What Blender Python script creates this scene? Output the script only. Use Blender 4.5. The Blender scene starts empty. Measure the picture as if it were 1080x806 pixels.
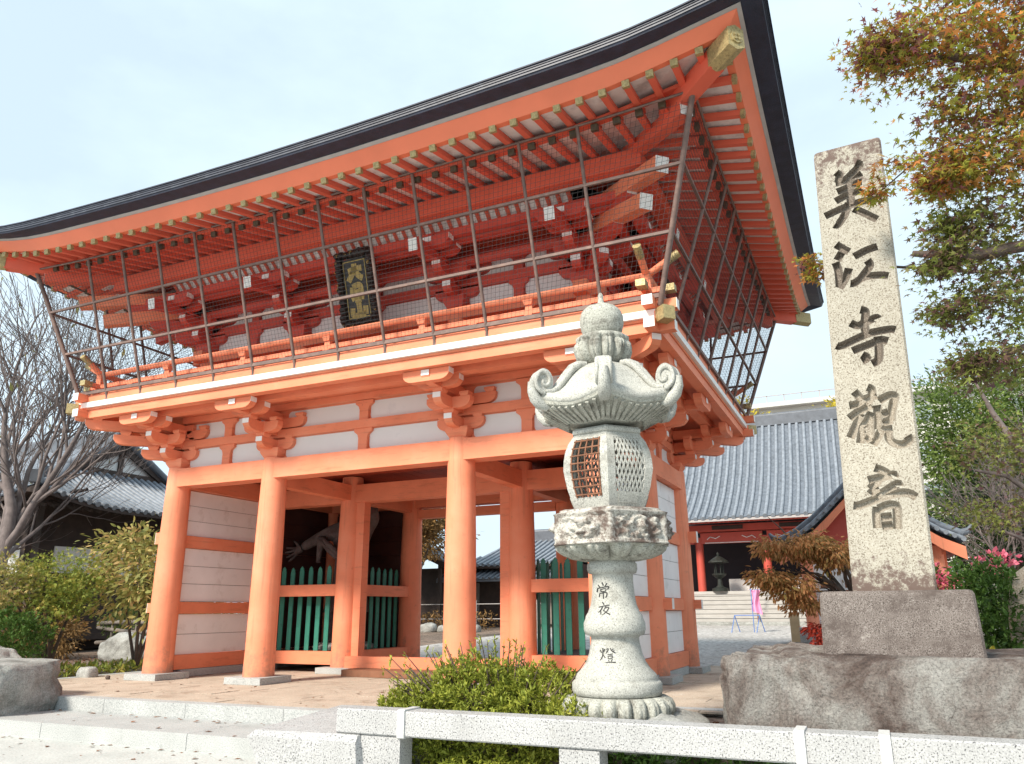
import bpy, bmesh, math, random
import numpy as np
from math import sin, cos, pi, radians, sqrt, atan2, hypot
from mathutils import Vector, Matrix, noise, Quaternion

S = bpy.context.scene
COL = S.collection
rnd = random.Random(7)

# ------------------------------------------------------------------ camera
cam_d = bpy.data.cameras.new("camera")
cam = bpy.data.objects.new("camera", cam_d)
COL.objects.link(cam)
yaw, pitch, roll = radians(24.488), radians(16.523), radians(-0.407)
Fw = Vector((-sin(yaw) * cos(pitch), cos(yaw) * cos(pitch), sin(pitch)))
Rt = Vector((cos(yaw), sin(yaw), 0)); Up = Rt.cross(Fw)
R2 = Rt * cos(roll) + Up * sin(roll); U2 = Up * cos(roll) - Rt * sin(roll)
mw = Matrix((R2, U2, -Fw)).transposed().to_4x4()
mw.translation = Vector((7.282, -10.176, 1.0625))
cam.matrix_world = mw
cam_d.sensor_width = 36.0
cam_d.lens = 36.0 * 814.05 / 1080
cam_d.clip_start = 0.05
cam_d.clip_end = 3000
S.camera = cam

# ------------------------------------------------------------------ light
SUN_EL, SUN_AZ = radians(40), radians(18)          # azimuth: degrees to the left of -Y (behind the camera)
sd = Vector((-sin(SUN_AZ) * cos(SUN_EL), -cos(SUN_AZ) * cos(SUN_EL), sin(SUN_EL)))
W = bpy.data.worlds.new("World"); S.world = W
W.use_nodes = True
nt = W.node_tree; nt.nodes.clear()
wo = nt.nodes.new("ShaderNodeOutputWorld"); bg = nt.nodes.new("ShaderNodeBackground")
sky = nt.nodes.new("ShaderNodeTexSky"); sky.sky_type = 'NISHITA'; sky.sun_disc = False
sky.sun_elevation = SUN_EL; sky.sun_rotation = atan2(sd.x, sd.y)
sky.air_density = 1.0; sky.dust_density = 2.0; sky.ozone_density = 1.2
tc = nt.nodes.new("ShaderNodeTexCoord")
mp = nt.nodes.new("ShaderNodeMapping"); mp.inputs['Scale'].default_value = (1.2, 1.2, 2.6)
nz = nt.nodes.new("ShaderNodeTexNoise"); nz.inputs['Scale'].default_value = 1.6; nz.inputs['Detail'].default_value = 6
nz.inputs['Roughness'].default_value = .55
rp = nt.nodes.new("ShaderNodeValToRGB")
rp.color_ramp.elements[0].position = .36; rp.color_ramp.elements[0].color = (.74, .74, .74, 1)
rp.color_ramp.elements[1].position = .62; rp.color_ramp.elements[1].color = (.99, .99, .99, 1)
mx = nt.nodes.new("ShaderNodeMix"); mx.data_type = 'RGBA'
mx.inputs[7].default_value = (6.1, 7.45, 8.35, 1)                  # thin bright cloud over the blue
nt.links.new(tc.outputs['Generated'], mp.inputs[0]); nt.links.new(mp.outputs[0], nz.inputs['Vector'])
nt.links.new(nz.outputs['Fac'], rp.inputs[0]); nt.links.new(rp.outputs[0], mx.inputs[0])
nt.links.new(sky.outputs[0], mx.inputs[6]); nt.links.new(mx.outputs[2], bg.inputs[0])
bg.inputs[1].default_value = 0.083
nt.links.new(bg.outputs[0], wo.inputs[0])
sun_d = bpy.data.lights.new("sun", 'SUN'); sun = bpy.data.objects.new("sun", sun_d); COL.objects.link(sun)
sun_d.energy = 3.3; sun_d.angle = radians(12); sun_d.color = (1.0, .92, .80)
sun.rotation_euler = (-sd).to_track_quat('-Z', 'Y').to_euler()
S.view_settings.view_transform = 'Standard'; S.view_settings.look = 'None'
S.view_settings.exposure = 0.86; S.view_settings.gamma = 1.0; S.view_settings.use_curve_mapping = False
S.render.engine = 'CYCLES'
S.cycles.max_bounces = 6; S.cycles.diffuse_bounces = 4; S.cycles.transparent_max_bounces = 6

# ------------------------------------------------------------------ materials
MATS = {}
def nodes_of(name):
    m = bpy.data.materials.new(name); m.use_nodes = True
    n = m.node_tree; b = n.nodes['Principled BSDF']
    return m, n, b
def add(n, t, **kw):
    x = n.nodes.new(t)
    for k, v in kw.items(): setattr(x, k, v)
    return x
def c4(c): return (c[0], c[1], c[2], 1)
def sc(c, k): return tuple(min(1, a * k) for a in c)
def noise_tex(n, vec, scale, detail=4, rough=.55, dist=0):
    t = add(n, 'ShaderNodeTexNoise'); t.inputs['Scale'].default_value = scale
    t.inputs['Detail'].default_value = detail; t.inputs['Roughness'].default_value = rough
    t.inputs['Distortion'].default_value = dist
    n.links.new(vec, t.inputs['Vector']); return t.outputs['Fac']
def ramp(n, fac, stops):
    r = add(n, 'ShaderNodeValToRGB'); e = r.color_ramp.elements
    while len(e) < len(stops): e.new(.5)
    for el, (p, c) in zip(e, stops): el.position = p; el.color = c4(c) if len(c) == 3 else c
    n.links.new(fac, r.inputs[0]); return r.outputs[0]
def mixc(n, fac, a, b, mode='MIX'):
    x = add(n, 'ShaderNodeMix', data_type='RGBA', blend_type=mode)
    for s, v in ((0, fac), (6, a), (7, b)):
        if hasattr(v, 'links'): n.links.new(v, x.inputs[s])
        else: x.inputs[s].default_value = v if s == 0 else c4(v)
    return x.outputs[2]
def bump(n, b, h, strength, dist=.02):
    x = add(n, 'ShaderNodeBump'); x.inputs['Strength'].default_value = strength; x.inputs['Distance'].default_value = dist
    n.links.new(h, x.inputs['Height']); n.links.new(x.outputs[0], b.inputs['Normal'])
def G(r): return (r, r, r)
def mat(name, col, rough=.6, var=.12, scale=3, bscale=60, bstr=.1, metal=0, stain=None, spec=.5, bdist=.01):
    """plain material with tonal variation, optional stain=(colour, low, high, scale)"""
    m, n, b = nodes_of(name)
    v = add(n, 'ShaderNodeTexCoord').outputs['Object']
    f = noise_tex(n, v, scale, 5)
    c = ramp(n, f, [(.3, sc(col, 1 - var)), (.7, sc(col, 1 + var))])
    if stain:
        g = noise_tex(n, v, stain[3], 6, .65)
        k = ramp(n, g, [(stain[1], G(0)), (stain[2], G(1))])
        c = mixc(n, k, c, stain[0])
    n.links.new(c, b.inputs['Base Color'])
    b.inputs['Roughness'].default_value = rough; b.inputs['Metallic'].default_value = metal
    b.inputs['Specular IOR Level'].default_value = spec
    if bstr: bump(n, b, noise_tex(n, v, bscale, 3), bstr, bdist)
    MATS[name] = m; return m
def granite(name, base, speck, light, sscale=90, amount=.44, stain=None, stain2=None, rough=.75, bstr=.35, zband=None):
    m, n, b = nodes_of(name)
    v = add(n, 'ShaderNodeTexCoord').outputs['Object']
    a = noise_tex(n, v, sscale, 2, .6)
    c = ramp(n, a, [(amount - .06, speck), (amount, base), (amount + .14, base), (amount + .22, light)])
    big = ramp(n, noise_tex(n, v, 2.2, 5), [(.3, G(.84)), (.7, G(1.0))])
    c = mixc(n, 1.0, c, big, 'MULTIPLY')
    for st in (stain, stain2):
        if st:
            g = noise_tex(n, v, st[3], 8, .72)
            if zband:
                sx = add(n, 'ShaderNodeSeparateXYZ'); n.links.new(v, sx.inputs[0])
                r = add(n, 'ShaderNodeFloatCurve') if False else None
                zz = ramp(n, mapr(n, sx.outputs[2], zband[0], zband[1]), zband[2])
                ad = add(n, 'ShaderNodeMath', operation='ADD'); n.links.new(g, ad.inputs[0]); n.links.new(zz, ad.inputs[1]); g = ad.outputs[0]
            k = ramp(n, g, [(st[1], G(0)), (st[2], G(1))])
            c = mixc(n, k, c, st[0])
    n.links.new(c, b.inputs['Base Color']); b.inputs['Roughness'].default_value = rough
    b.inputs['Specular IOR Level'].default_value = .3
    bump(n, b, noise_tex(n, v, sscale * .6, 5, .7), bstr, .006)
    MATS[name] = m; return m
def mapr(n, val, lo, hi):
    x = add(n, 'ShaderNodeMapRange'); x.inputs['From Min'].default_value = lo; x.inputs['From Max'].default_value = hi
    n.links.new(val, x.inputs['Value']); return x.outputs[0]
def leafmat(name, stops, rough=.6, trans=.25):
    m, n, b = nodes_of(name)
    g = add(n, 'ShaderNodeNewGeometry').outputs['Random Per Island']
    v = add(n, 'ShaderNodeTexCoord').outputs['Object']
    f = noise_tex(n, v, 1.7, 3)
    a = add(n, 'ShaderNodeMath', operation='MULTIPLY_ADD'); n.links.new(f, a.inputs[0]); a.inputs[1].default_value = 1.1; a.inputs[2].default_value = -.3
    av = add(n, 'ShaderNodeMix', data_type='FLOAT'); av.inputs[0].default_value = .5
    n.links.new(g, av.inputs[2]); n.links.new(a.outputs[0], av.inputs[3])
    c = ramp(n, av.outputs[0], stops)
    n.links.new(c, b.inputs['Base Color']); b.inputs['Roughness'].default_value = rough
    b.inputs['Specular IOR Level'].default_value = .3
    t = add(n, 'ShaderNodeBsdfTranslucent'); n.links.new(c, t.inputs[0])
    ms = add(n, 'ShaderNodeMixShader'); ms.inputs[0].default_value = trans
    n.links.new(b.outputs[0], ms.inputs[1]); n.links.new(t.outputs[0], ms.inputs[2])
    n.links.new(ms.outputs[0], n.nodes['Material Output'].inputs[0])
    MATS[name] = m; return m

VER = (.86, .285, .155)
def painted(name, col, grain=(14, 14, .9), worn=.5, foot=False):
    """old brushed paint on wood: long grain, chalky fading, drips and rubbed spots; grime near the ground"""
    m, n, b = nodes_of(name); v = add(n, 'ShaderNodeTexCoord').outputs['Object']
    mp_ = add(n, 'ShaderNodeMapping'); mp_.inputs['Scale'].default_value = grain; n.links.new(v, mp_.inputs[0])
    g = noise_tex(n, mp_.outputs[0], 1.0, 6, .65)
    c = ramp(n, noise_tex(n, v, 1.1, 6, .6), [(.3, sc(col, .86)), (.5, col), (.72, (min(1, col[0] * 1.04), col[1] * 1.22, col[2] * 1.35))])
    c = mixc(n, 1.0, c, ramp(n, g, [(.30, G(.80)), (.46, G(1.0)), (.75, G(1.0))]), 'MULTIPLY')
    k = ramp(n, noise_tex(n, v, 9, 8, .75), [(.62, G(0)), (.70, G(worn))]); c = mixc(n, k, c, (.36, .12, .075))
    if foot:
        s = add(n, 'ShaderNodeSeparateXYZ'); n.links.new(v, s.inputs[0])
        a = add(n, 'ShaderNodeMath', operation='ADD'); n.links.new(noise_tex(n, v, 6, 7, .7), a.inputs[0]); n.links.new(ramp(n, mapr(n, s.outputs[2], 0, .7), [(0, G(.34)), (1, G(0))]), a.inputs[1])
        c = mixc(n, ramp(n, a.outputs[0], [(.62, G(0)), (.88, G(.75))]), c, (.30, .17, .12))
    n.links.new(c, b.inputs['Base Color']); b.inputs['Roughness'].default_value = .62; b.inputs['Specular IOR Level'].default_value = .35
    bump(n, b, g, .22, .006); MATS[name] = m
painted('vermilion', VER, (16, 16, .8), .45, True)
painted('vermilion_beam', (.84, .265, .14), (2.2, 2.2, 16), .45)
mat('vermilion_shade', (.58, .078, .05), .55, .08, 1.2, 30, .05, stain=((.42, .042, .030), .52, .75, 4))  # same vermilion with the upper storey's shade painted into a darker crimson
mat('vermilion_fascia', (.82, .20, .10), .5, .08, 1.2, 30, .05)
mat('vermilion_eave_shade', (.70, .125, .07), .55, .08, 1.2, 30, .05)  # vermilion darkened to paint in the shade under the eaves
mat('plaster', (.76, .755, .74), .8, .03, 1.5, 90, .06, stain=(G(.66), .6, .8, 3))
mat('white_paint', (.84, .83, .80), .55, .03, 3, 60, .03)
mat('panel_white', (.86, .85, .845), .6, .05, 2, 40, .08, stain=((.60, .57, .54), .56, .8, 3))
mat('gold', (.42, .335, .16), .45, .25, 30, 60, .5, metal=.35, stain=((.22, .16, .07), .55, .66, 45))
mat('dark_cap', (.10, .075, .045), .5, .3, 20, 60, .2, metal=.4)
mat('iron', (.155, .10, .085), .65, .2, 10, 60, .15, stain=((.24, .15, .12), .5, .7, 8))
mat('wire', (.055, .05, .05), .6, .1, 10, 60, 0)
mat('copper_roof', (.035, .040, .060), .5, .25, 2, 30, .2, stain=((.075, .085, .11), .5, .7, 6))
mat('copper_edge', (.018, .022, .042), .6, .3, 6, 50, .3)
mat('eave_grey', (.40, .37, .36), .7, .12, 4, 60, .1)
mat('eave_white', (.80, .75, .72), .7, .07, 3, 60, .05, stain=((.5, .46, .44), .5, .7, 3))
mat('niche_shade', (.05, .014, .010), .7, .3, 3, 30, .1)  # near-black red: the niches' lack of light is put into the colour
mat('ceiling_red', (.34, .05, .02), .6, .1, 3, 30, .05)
mat('green_paint', (.030, .215, .155), .5, .16, 3, 40, .1, stain=((.018, .11, .085), .55, .7, 9))
mat('plank', (.22, .095, .05), .7, .25, 4, 40, .2)
mat('black_lacquer', (.016, .013, .012), .4, .3, 5, 40, .1)
mat('gold_leaf', (.36, .26, .09), .45, .2, 12, 40, .2, metal=.4)
mat('statue_stone', (.13, .10, .092), .9, .3, 6, 16, .9, bdist=.05, stain=((.10, .06, .055), .5, .7, 5))
granite('granite_white', (.43, .43, .43), (.07, .07, .075), (.56, .56, .55), 85, .42, stain=((.30, .29, .27), .60, .78, 5), rough=.75, bstr=.12)
granite('granite_clean', (.56, .56, .55), (.42, .42, .42), (.64, .64, .63), 80, .35, rough=.65, bstr=.1)
granite('granite_grey', (.45, .46, .45), (.20, .22, .22), (.60, .60, .59), 110, .43, stain=((.22, .23, .22), .60, .78, 3), rough=.85, bstr=.12)
granite('lantern_stone', (.42, .42, .37), (.22, .22, .20), (.56, .56, .51), 70, .42, stain=((.10, .09, .075), .50, .68, 6), rough=.85, bstr=.5)
granite('lantern_worn', (.54, .52, .47), (.26, .24, .21), (.70, .68, .63), 60, .44, stain=((.13, .095, .08), .45, .58, 5), rough=.85, bstr=.9)
granite('lantern_plain', (.48, .48, .44), (.27, .27, .25), (.62, .62, .58), 90, .44, stain=((.20, .19, .165), .52, .76, 4), rough=.8)
granite('pillar_stone', (.43, .40, .335), (.19, .16, .125), (.53, .51, .45), 105, .44,
        stain=((.14, .10, .085), .66, .80, 18), rough=.85, bstr=.5,
        zband=(1.2, 5.2, [(0, G(.33)), (.055, G(.15)), (.1, G(-.0)), (.5, G(0)), (.8, G(.05)), (.90, G(.16)), (1, G(.27))]))
granite('plinth_stone', (.20, .17, .155), (.055, .045, .04), (.34, .31, .29), 130, .44, stain=((.095, .075, .067), .46, .62, 4.0), stain2=((.50, .47, .43), .62, .72, 2.2), rough=.9, bstr=.7)
m_, n_, b_ = nodes_of('rough_rock')
v_ = add(n_, 'ShaderNodeTexCoord').outputs['Object']
c_ = ramp(n_, noise_tex(n_, v_, 1.6, 8, .68, .6), [(.30, (.06, .042, .036)), (.42, (.15, .108, .092)), (.50, (.28, .24, .215)), (.60, (.42, .40, .37)), (.72, (.52, .51, .48))])
c_ = mixc(n_, 1.0, c_, ramp(n_, noise_tex(n_, v_, 60, 5, .8), [(.32, G(.35)), (.5, G(1.0)), (.68, G(1.35))]), 'MULTIPLY')
c_ = mixc(n_, ramp(n_, noise_tex(n_, v_, 5.5, 9, .75, .8), [(.60, G(0)), (.68, G(.8))]), c_, (.055, .04, .037))
c_ = mixc(n_, ramp(n_, noise_tex(n_, v_, 3.1, 9, .8, .3), [(.62, G(0)), (.70, G(.7))]), c_, (.50, .49, .46))
n_.links.new(c_, b_.inputs['Base Color']); b_.inputs['Roughness'].default_value = .92
bump(n_, b_, noise_tex(n_, v_, 11, 12, .8, .4), 1.0, .07); MATS['rough_rock'] = m_
m_, n_, b_ = nodes_of('grey_rock')
v_ = add(n_, 'ShaderNodeTexCoord').outputs['Object']
c_ = ramp(n_, noise_tex(n_, v_, 2.2, 8, .68, .4), [(.3, (.16, .155, .14)), (.48, (.36, .36, .335)), (.66, (.54, .545, .52))])
c_ = mixc(n_, 1.0, c_, ramp(n_, noise_tex(n_, v_, 55, 4, .7), [(.35, G(.6)), (.65, G(1.1))]), 'MULTIPLY')
n_.links.new(c_, b_.inputs['Base Color']); b_.inputs['Roughness'].default_value = .9
bump(n_, b_, noise_tex(n_, v_, 16, 10, .75), .9, .03); MATS['grey_rock'] = m_
mat('tile_grey', (.12, .138, .165), .45, .38, 7, 40, .15, stain=((.16, .18, .21), .5, .7, 3))
mat('tile_light', (.215, .238, .272), .45, .28, 6, 40, .12, stain=((.24, .265, .30), .52, .7, 4))
mat('tile_dark', (.11, .12, .14), .5, .2, 4, 40, .15)
mat('hall_red', (.50, .075, .05), .55, .1, 2, 40, .05)
mat('hall_dark', (.02, .012, .016), .7, .3, 2, 40, .05)
mat('hall_step', (.42, .40, .375), .8, .08, 3, 60, .1)
mat('dark_wood', (.045, .028, .022), .7, .3, 4, 40, .15)
mat('grey_wood', (.22, .19, .165), .85, .25, 6, 40, .3)
mat('pale_wood', (.52, .40, .24), .7, .15, 5, 40, .2)
mat('bark', (.115, .085, .070), .9, .3, 7, 30, .6, bdist=.02)
mat('bark_grey', (.155, .125, .118), .9, .3, 5, 30, .6, bdist=.02)
mat('twig', (.20, .14, .14), .85, .25, 8, 40, .2)
mat('concrete_wall', (.70, .68, .63), .8, .05, 1, 20, .05)
mat('window_glass', (.30, .36, .38), .15, .1, 1, 20, 0)
mat('bronze', (.03, .035, .03), .5, .3, 8, 40, .2, metal=.3)
mat('rust_iron', (.20, .09, .05), .8, .3, 12, 50, .3)
mat('pink_cloth', (.80, .35, .55), .8, .08, 5, 40, .1)
mat('blue_metal', (.10, .2, .5), .5, .1, 5, 40, .05)
granite('groove_dark', (.19, .162, .135), (.09, .07, .055), (.36, .31, .26), 110, .42, rough=.9)
granite('groove_light', (.34, .305, .25), (.17, .13, .10), (.52, .47, .40), 110, .42, rough=.9)
mat('ink', (.012, .012, .012), .6, .1, 5, 40, 0)
mat('joint', (.10, .09, .08), .9, .2, 9, 40, .1)
# ------------------------------------------------------------------ mesh helpers
class MB:
    def __init__(s): s.v = []; s.f = []; s.m = []; s.sm = []
    def add(s, vs, fs, m=0, smooth=False):
        o = len(s.v); s.v.extend([tuple(p) for p in vs])
        for f in fs: s.f.append(tuple(o + i for i in f)); s.m.append(m); s.sm.append(smooth)
        return s
    def box(s, c, d, m=0, rz=0, taper=1.0):
        x, y, z = d[0] / 2, d[1] / 2, d[2] / 2; ca, sa = cos(rz), sin(rz); vs = []
        for k, (sx, sy, sz) in enumerate([(-1, -1, -1), (1, -1, -1), (1, 1, -1), (-1, 1, -1), (-1, -1, 1), (1, -1, 1), (1, 1, 1), (-1, 1, 1)]):
            t = taper if sz < 0 else 1.0
            px, py = sx * x * t, sy * y * t
            vs.append((c[0] + px * ca - py * sa, c[1] + px * sa + py * ca, c[2] + sz * z))
        return s.add(vs, [(0, 3, 2, 1), (4, 5, 6, 7), (0, 1, 5, 4), (1, 2, 6, 5), (2, 3, 7, 6), (3, 0, 4, 7)], m)
    def bb(s, x0, x1, y0, y1, z0, z1, m=0):
        return s.box(((x0 + x1) / 2, (y0 + y1) / 2, (z0 + z1) / 2), (abs(x1 - x0), abs(y1 - y0), abs(z1 - z0)), m)
    def beam(s, p, q, w, h, m=0, mend=None, up=(0, 0, 1)):
        p, q = Vector(p), Vector(q); d = (q - p).normalized(); u = Vector(up)
        r = d.cross(u)
        if r.length < 1e-4: r = d.cross(Vector((1, 0, 0)))
        r.normalize(); u = r.cross(d)
        vs = []
        for e in (p, q):
            for a, b in ((-1, -1), (1, -1), (1, 1), (-1, 1)): vs.append(e + r * a * w / 2 + u * b * h / 2)
        s.add(vs, [(0, 1, 5, 4), (1, 2, 6, 5), (2, 3, 7, 6), (3, 0, 4, 7)], m)
        return s.add(vs, [(0, 3, 2, 1), (4, 5, 6, 7)], m if mend is None else mend)
    def lathe(s, prof, c, n=24, m=0, ph=0, smooth=True, caps=True):
        vs = []; fs = []
        for r, z in prof:
            for i in range(n):
                a = ph + 2 * pi * i / n; vs.append((c[0] + r * cos(a), c[1] + r * sin(a), c[2] + z))
        for j in range(len(prof) - 1):
            for i in range(n): fs.append((j * n + i, j * n + (i + 1) % n, (j + 1) * n + (i + 1) % n, (j + 1) * n + i))
        s.add(vs, fs, m, smooth)
        if caps:
            s.add(vs[:n], [tuple(range(n))[::-1]], m); s.add(vs[-n:], [tuple(range(n))], m)
        return s
    def tube(s, pts, rad, n=6, m=0, smooth=True, cap=True):
        pts = [Vector(p) for p in pts]; k = len(pts)
        if not hasattr(rad, '__len__'): rad = [rad] * k
        vs = []; fs = []; ref = None
        for j in range(k):
            d = (pts[min(j + 1, k - 1)] - pts[max(j - 1, 0)])
            d = d.normalized() if d.length > 1e-9 else Vector((0, 0, 1))
            if ref is None: ref = d.cross(Vector((0, 0, 1)) if abs(d.z) < .9 else Vector((1, 0, 0))).normalized()
            ref = (ref - d * ref.dot(d)).normalized(); b = d.cross(ref)
            for i in range(n):
                a = 2 * pi * i / n; vs.append(pts[j] + (ref * cos(a) + b * sin(a)) * rad[j])
        for j in range(k - 1):
            for i in range(n): fs.append((j * n + i, j * n + (i + 1) % n, (j + 1) * n + (i + 1) % n, (j + 1) * n + i))
        s.add(vs, fs, m, smooth)
        if cap: s.add(vs[:n], [tuple(range(n))[::-1]], m); s.add(vs[-n:], [tuple(range(n))], m)
        return s
    def prism(s, poly, o, ux, uy, dv, m=0, mfront=None, mside=None):
        """polygon in the ux,uy plane extruded by dv; front = the o plane"""
        o, ux, uy, dv = Vector(o), Vector(ux), Vector(uy), Vector(dv); n = len(poly)
        vs = [o + ux * a + uy * b for a, b in poly] + [o + ux * a + uy * b + dv for a, b in poly]
        s.add(vs, [tuple(range(n))], m if mfront is None else mfront)
        s.add(vs, [tuple(range(n, 2 * n))[::-1]], m)
        s.add(vs, [(i, i + n, (i + 1) % n + n, (i + 1) % n) for i in range(n)], m if mside is None else mside)
        return s
    def grid(s, P, m=0, smooth=True, closeu=False):
        """P[j][i] rows of points"""
        R, C_ = len(P), len(P[0]); vs = [p for row in P for p in row]; fs = []
        for j in range(R - 1):
            for i in range(C_ if closeu else C_ - 1): fs.append((j * C_ + i, j * C_ + (i + 1) % C_, (j + 1) * C_ + (i + 1) % C_, (j + 1) * C_ + i))
        return s.add(vs, fs, m, smooth)
    def build(s, name, mats, parent=None, fix=True):
        me = bpy.data.meshes.new(name)
        off = Vector((0, 0, 0))
        p = parent
        while p is not None: off += p.location; p = p.parent
        me.from_pydata([(a - off.x, b - off.y, c - off.z) for a, b, c in s.v], [], s.f)
        if not isinstance(mats, (list, tuple)): mats = [mats]
        for x in mats: me.materials.append(MATS[x])
        me.polygons.foreach_set('material_index', s.m); me.polygons.foreach_set('use_smooth', s.sm)
        me.update()
        if fix:
            b = bmesh.new(); b.from_mesh(me); bmesh.ops.recalc_face_normals(b, faces=b.faces); b.to_mesh(me); b.free()
        o = bpy.data.objects.new(name, me); COL.objects.link(o)
        if parent is not None: o.parent = parent
        return o
def tag(o, label, cat, group=None):
    o['label'] = label; o['category'] = cat
    if group: o['group'] = group
    return o
def thing(name, loc, label, cat, group=None):
    o = bpy.data.objects.new(name, None); COL.objects.link(o); o.location = loc
    o.empty_display_size = .2
    return tag(o, label, cat, group)
def struct(o): o['kind'] = 'structure'; return o
def copy_tree(o, parent=None):
    c = o.copy(); COL.objects.link(c); c.parent = parent
    for ch in list(o.children): copy_tree(ch, c)
    return c
def rrect(x0, x1, y0, y1, r, k=4):
    pts = []
    for cx, cy, a0 in ((x1 - r, y0 + r, -90), (x1 - r, y1 - r, 0), (x0 + r, y1 - r, 90), (x0 + r, y0 + r, 180)):
        for i in range(k + 1):
            a = radians(a0 + 90 * i / k); pts.append((cx + r * cos(a), cy + r * sin(a)))
    return pts
def interp(tab, x):
    if x <= tab[0][0]: return tab[0][1]
    for (a, b), (c, d) in zip(tab, tab[1:]):
        if x <= c:
            t = (x - a) / (c - a); return b + (d - b) * t
    return tab[-1][1]
def brush_poly(st):
    """outline of a brush stroke [(x,y,w)...] -> polygon, smoothed"""
    P = []
    n = len(st)
    for i in range(n - 1):
        p0 = st[max(i - 1, 0)]; p1 = st[i]; p2 = st[i + 1]; p3 = st[min(i + 2, n - 1)]
        for k in range(4):
            t = k / 4
            P.append([.5 * ((2 * p1[c]) + (-p0[c] + p2[c]) * t + (2 * p0[c] - 5 * p1[c] + 4 * p2[c] - p3[c]) * t * t + (-p0[c] + 3 * p1[c] - 3 * p2[c] + p3[c]) * t ** 3) for c in range(3)])
    P.append(list(st[-1]))
    L, Rr = [], []
    for i, (x, y, w) in enumerate(P):
        a = P[max(i - 1, 0)]; b = P[min(i + 1, len(P) - 1)]
        dx, dy = b[0] - a[0], b[1] - a[1]; l = hypot(dx, dy) or 1; nx, ny = -dy / l, dx / l
        w = max(w, .1)
        L.append((x + nx * w / 2, y + ny * w / 2)); Rr.append((x - nx * w / 2, y - ny * w / 2))
    return P, L, Rr
# ---- leaves
def leafshape(kind):
    if kind == 'quad': v = [(0, 0, 0), (.5, .32, .06), (1, 0, 0), (.5, -.32, .06)]; f = [(0, 1, 2, 3)]
    elif kind == 'blade': v = [(0, 0, 0), (.35, .17, .03), (.35, -.17, .03), (.7, .14, .0), (.7, -.14, .0), (1, 0, -.1)]; f = [(0, 2, 1), (1, 2, 4, 3), (3, 4, 5)]
    elif kind == 'maple':
        v = [(.12, 0, 0)]
        for i, (a, r) in enumerate([(-150, .22), (-112, .55), (-85, .26), (-58, .85), (-32, .3), (0, 1.0), (32, .3), (58, .85), (85, .26), (112, .55), (150, .22)]):
            v.append((.12 + r * cos(radians(a)) * .62, r * sin(radians(a)) * .62, -.10 * r if i % 2 else .02))
        f = [(0, i, i + 1) for i in range(1, 11)] + [(0, 11, 1)]
    return np.array(v, float), f
def leaves(name, pts, dirs, size, kind, matn, parent, roll_var=.9, seed=1, svar=.35):
    """one mesh of many leaf faces; pts (N,3), dirs (N,3) growth directions"""
    r = np.random.default_rng(seed); lv, lf = leafshape(kind)
    pts = np.asarray(pts, float); d = np.asarray(dirs, float); N = len(pts)
    d = d / (np.linalg.norm(d, axis=1, keepdims=True) + 1e-9)
    up = np.tile([0, 0, 1.0], (N, 1)) + r.normal(0, roll_var, (N, 3))
    sd_ = np.cross(up, d); sd_ /= (np.linalg.norm(sd_, axis=1, keepdims=True) + 1e-9); nn = np.cross(d, sd_)
    s_ = size * (1 + svar * r.normal(0, 1, N)).clip(.45, 1.9)
    V = pts[:, None, :] + s_[:, None, None] * (lv[None, :, 0:1] * d[:, None, :] + lv[None, :, 1:2] * sd_[:, None, :] + lv[None, :, 2:3] * nn[:, None, :])
    off = np.zeros(3); p = parent
    while p is not None: off += np.array(p.location); p = p.parent
    V = (V - off).reshape(-1, 3)
    me = bpy.data.meshes.new(name); k = len(lv)
    loops = np.concatenate([np.array(f) for f in lf]); tot = np.array([len(f) for f in lf])
    me.vertices.add(len(V)); me.vertices.foreach_set('co', V.ravel())
    LI = (loops[None, :] + k * np.arange(N)[:, None]).ravel(); LT = np.tile(tot, N); LS = np.concatenate([[0], np.cumsum(LT)[:-1]])
    me.loops.add(len(LI)); me.loops.foreach_set('vertex_index', LI)
    me.polygons.add(len(LT)); me.polygons.foreach_set('loop_start', LS); me.polygons.foreach_set('loop_total', LT)
    me.update(calc_edges=True); me.validate()
    me.materials.append(MATS[matn])
    o = bpy.data.objects.new(name, me); COL.objects.link(o)
    if parent is not None: o.parent = parent
    return o
def grow(mb, p, d, L, r, lev, R, tips, spread=.6, up=.15, kids=(3, 4), seg=5, wob=.18, shrink=.68, sides=7, minr=.004):
    p = Vector(p); d = Vector(d).normalized(); pts = [p.copy()]; rad = [r]; r1 = max(minr, r * (.55 if lev > 0 else .3))
    dirs = []
    for i in range(seg):
        d = (d + Vector((R.gauss(0, wob), R.gauss(0, wob), R.gauss(0, wob) + up * .5))).normalized()
        p = p + d * (L / seg); pts.append(p.copy()); dirs.append(d.copy()); rad.append(r + (r1 - r) * (i + 1) / seg)
    mb.tube(pts, rad, max(3, sides), 0)
    if lev == 0:
        for a, b in zip(pts[1:], dirs): tips.append((a, b))
        return
    n = R.randint(*kids)
    for k in range(n):
        t = .35 + .65 * (k + R.random() * .6) / n; i = min(seg - 1, int(t * seg)); q = pts[i].lerp(pts[i + 1], min(1, t * seg - i))
        ax = dirs[i].cross(Vector((R.gauss(0, 1), R.gauss(0, 1), R.gauss(0, 1)))).normalized()
        nd = Quaternion(ax, spread * (.6 + .7 * R.random())) @ dirs[i]
        grow(mb, q, nd, L * shrink * (.75 + .5 * R.random()), rad[i] * .62, lev - 1, R, tips, spread, up, kids, seg, wob, shrink, sides - 1, minr)
    grow(mb, pts[-1], dirs[-1], L * shrink, r1, lev - 1, R, tips, spread, up, kids, seg, wob, shrink, sides - 1, minr)
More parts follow.
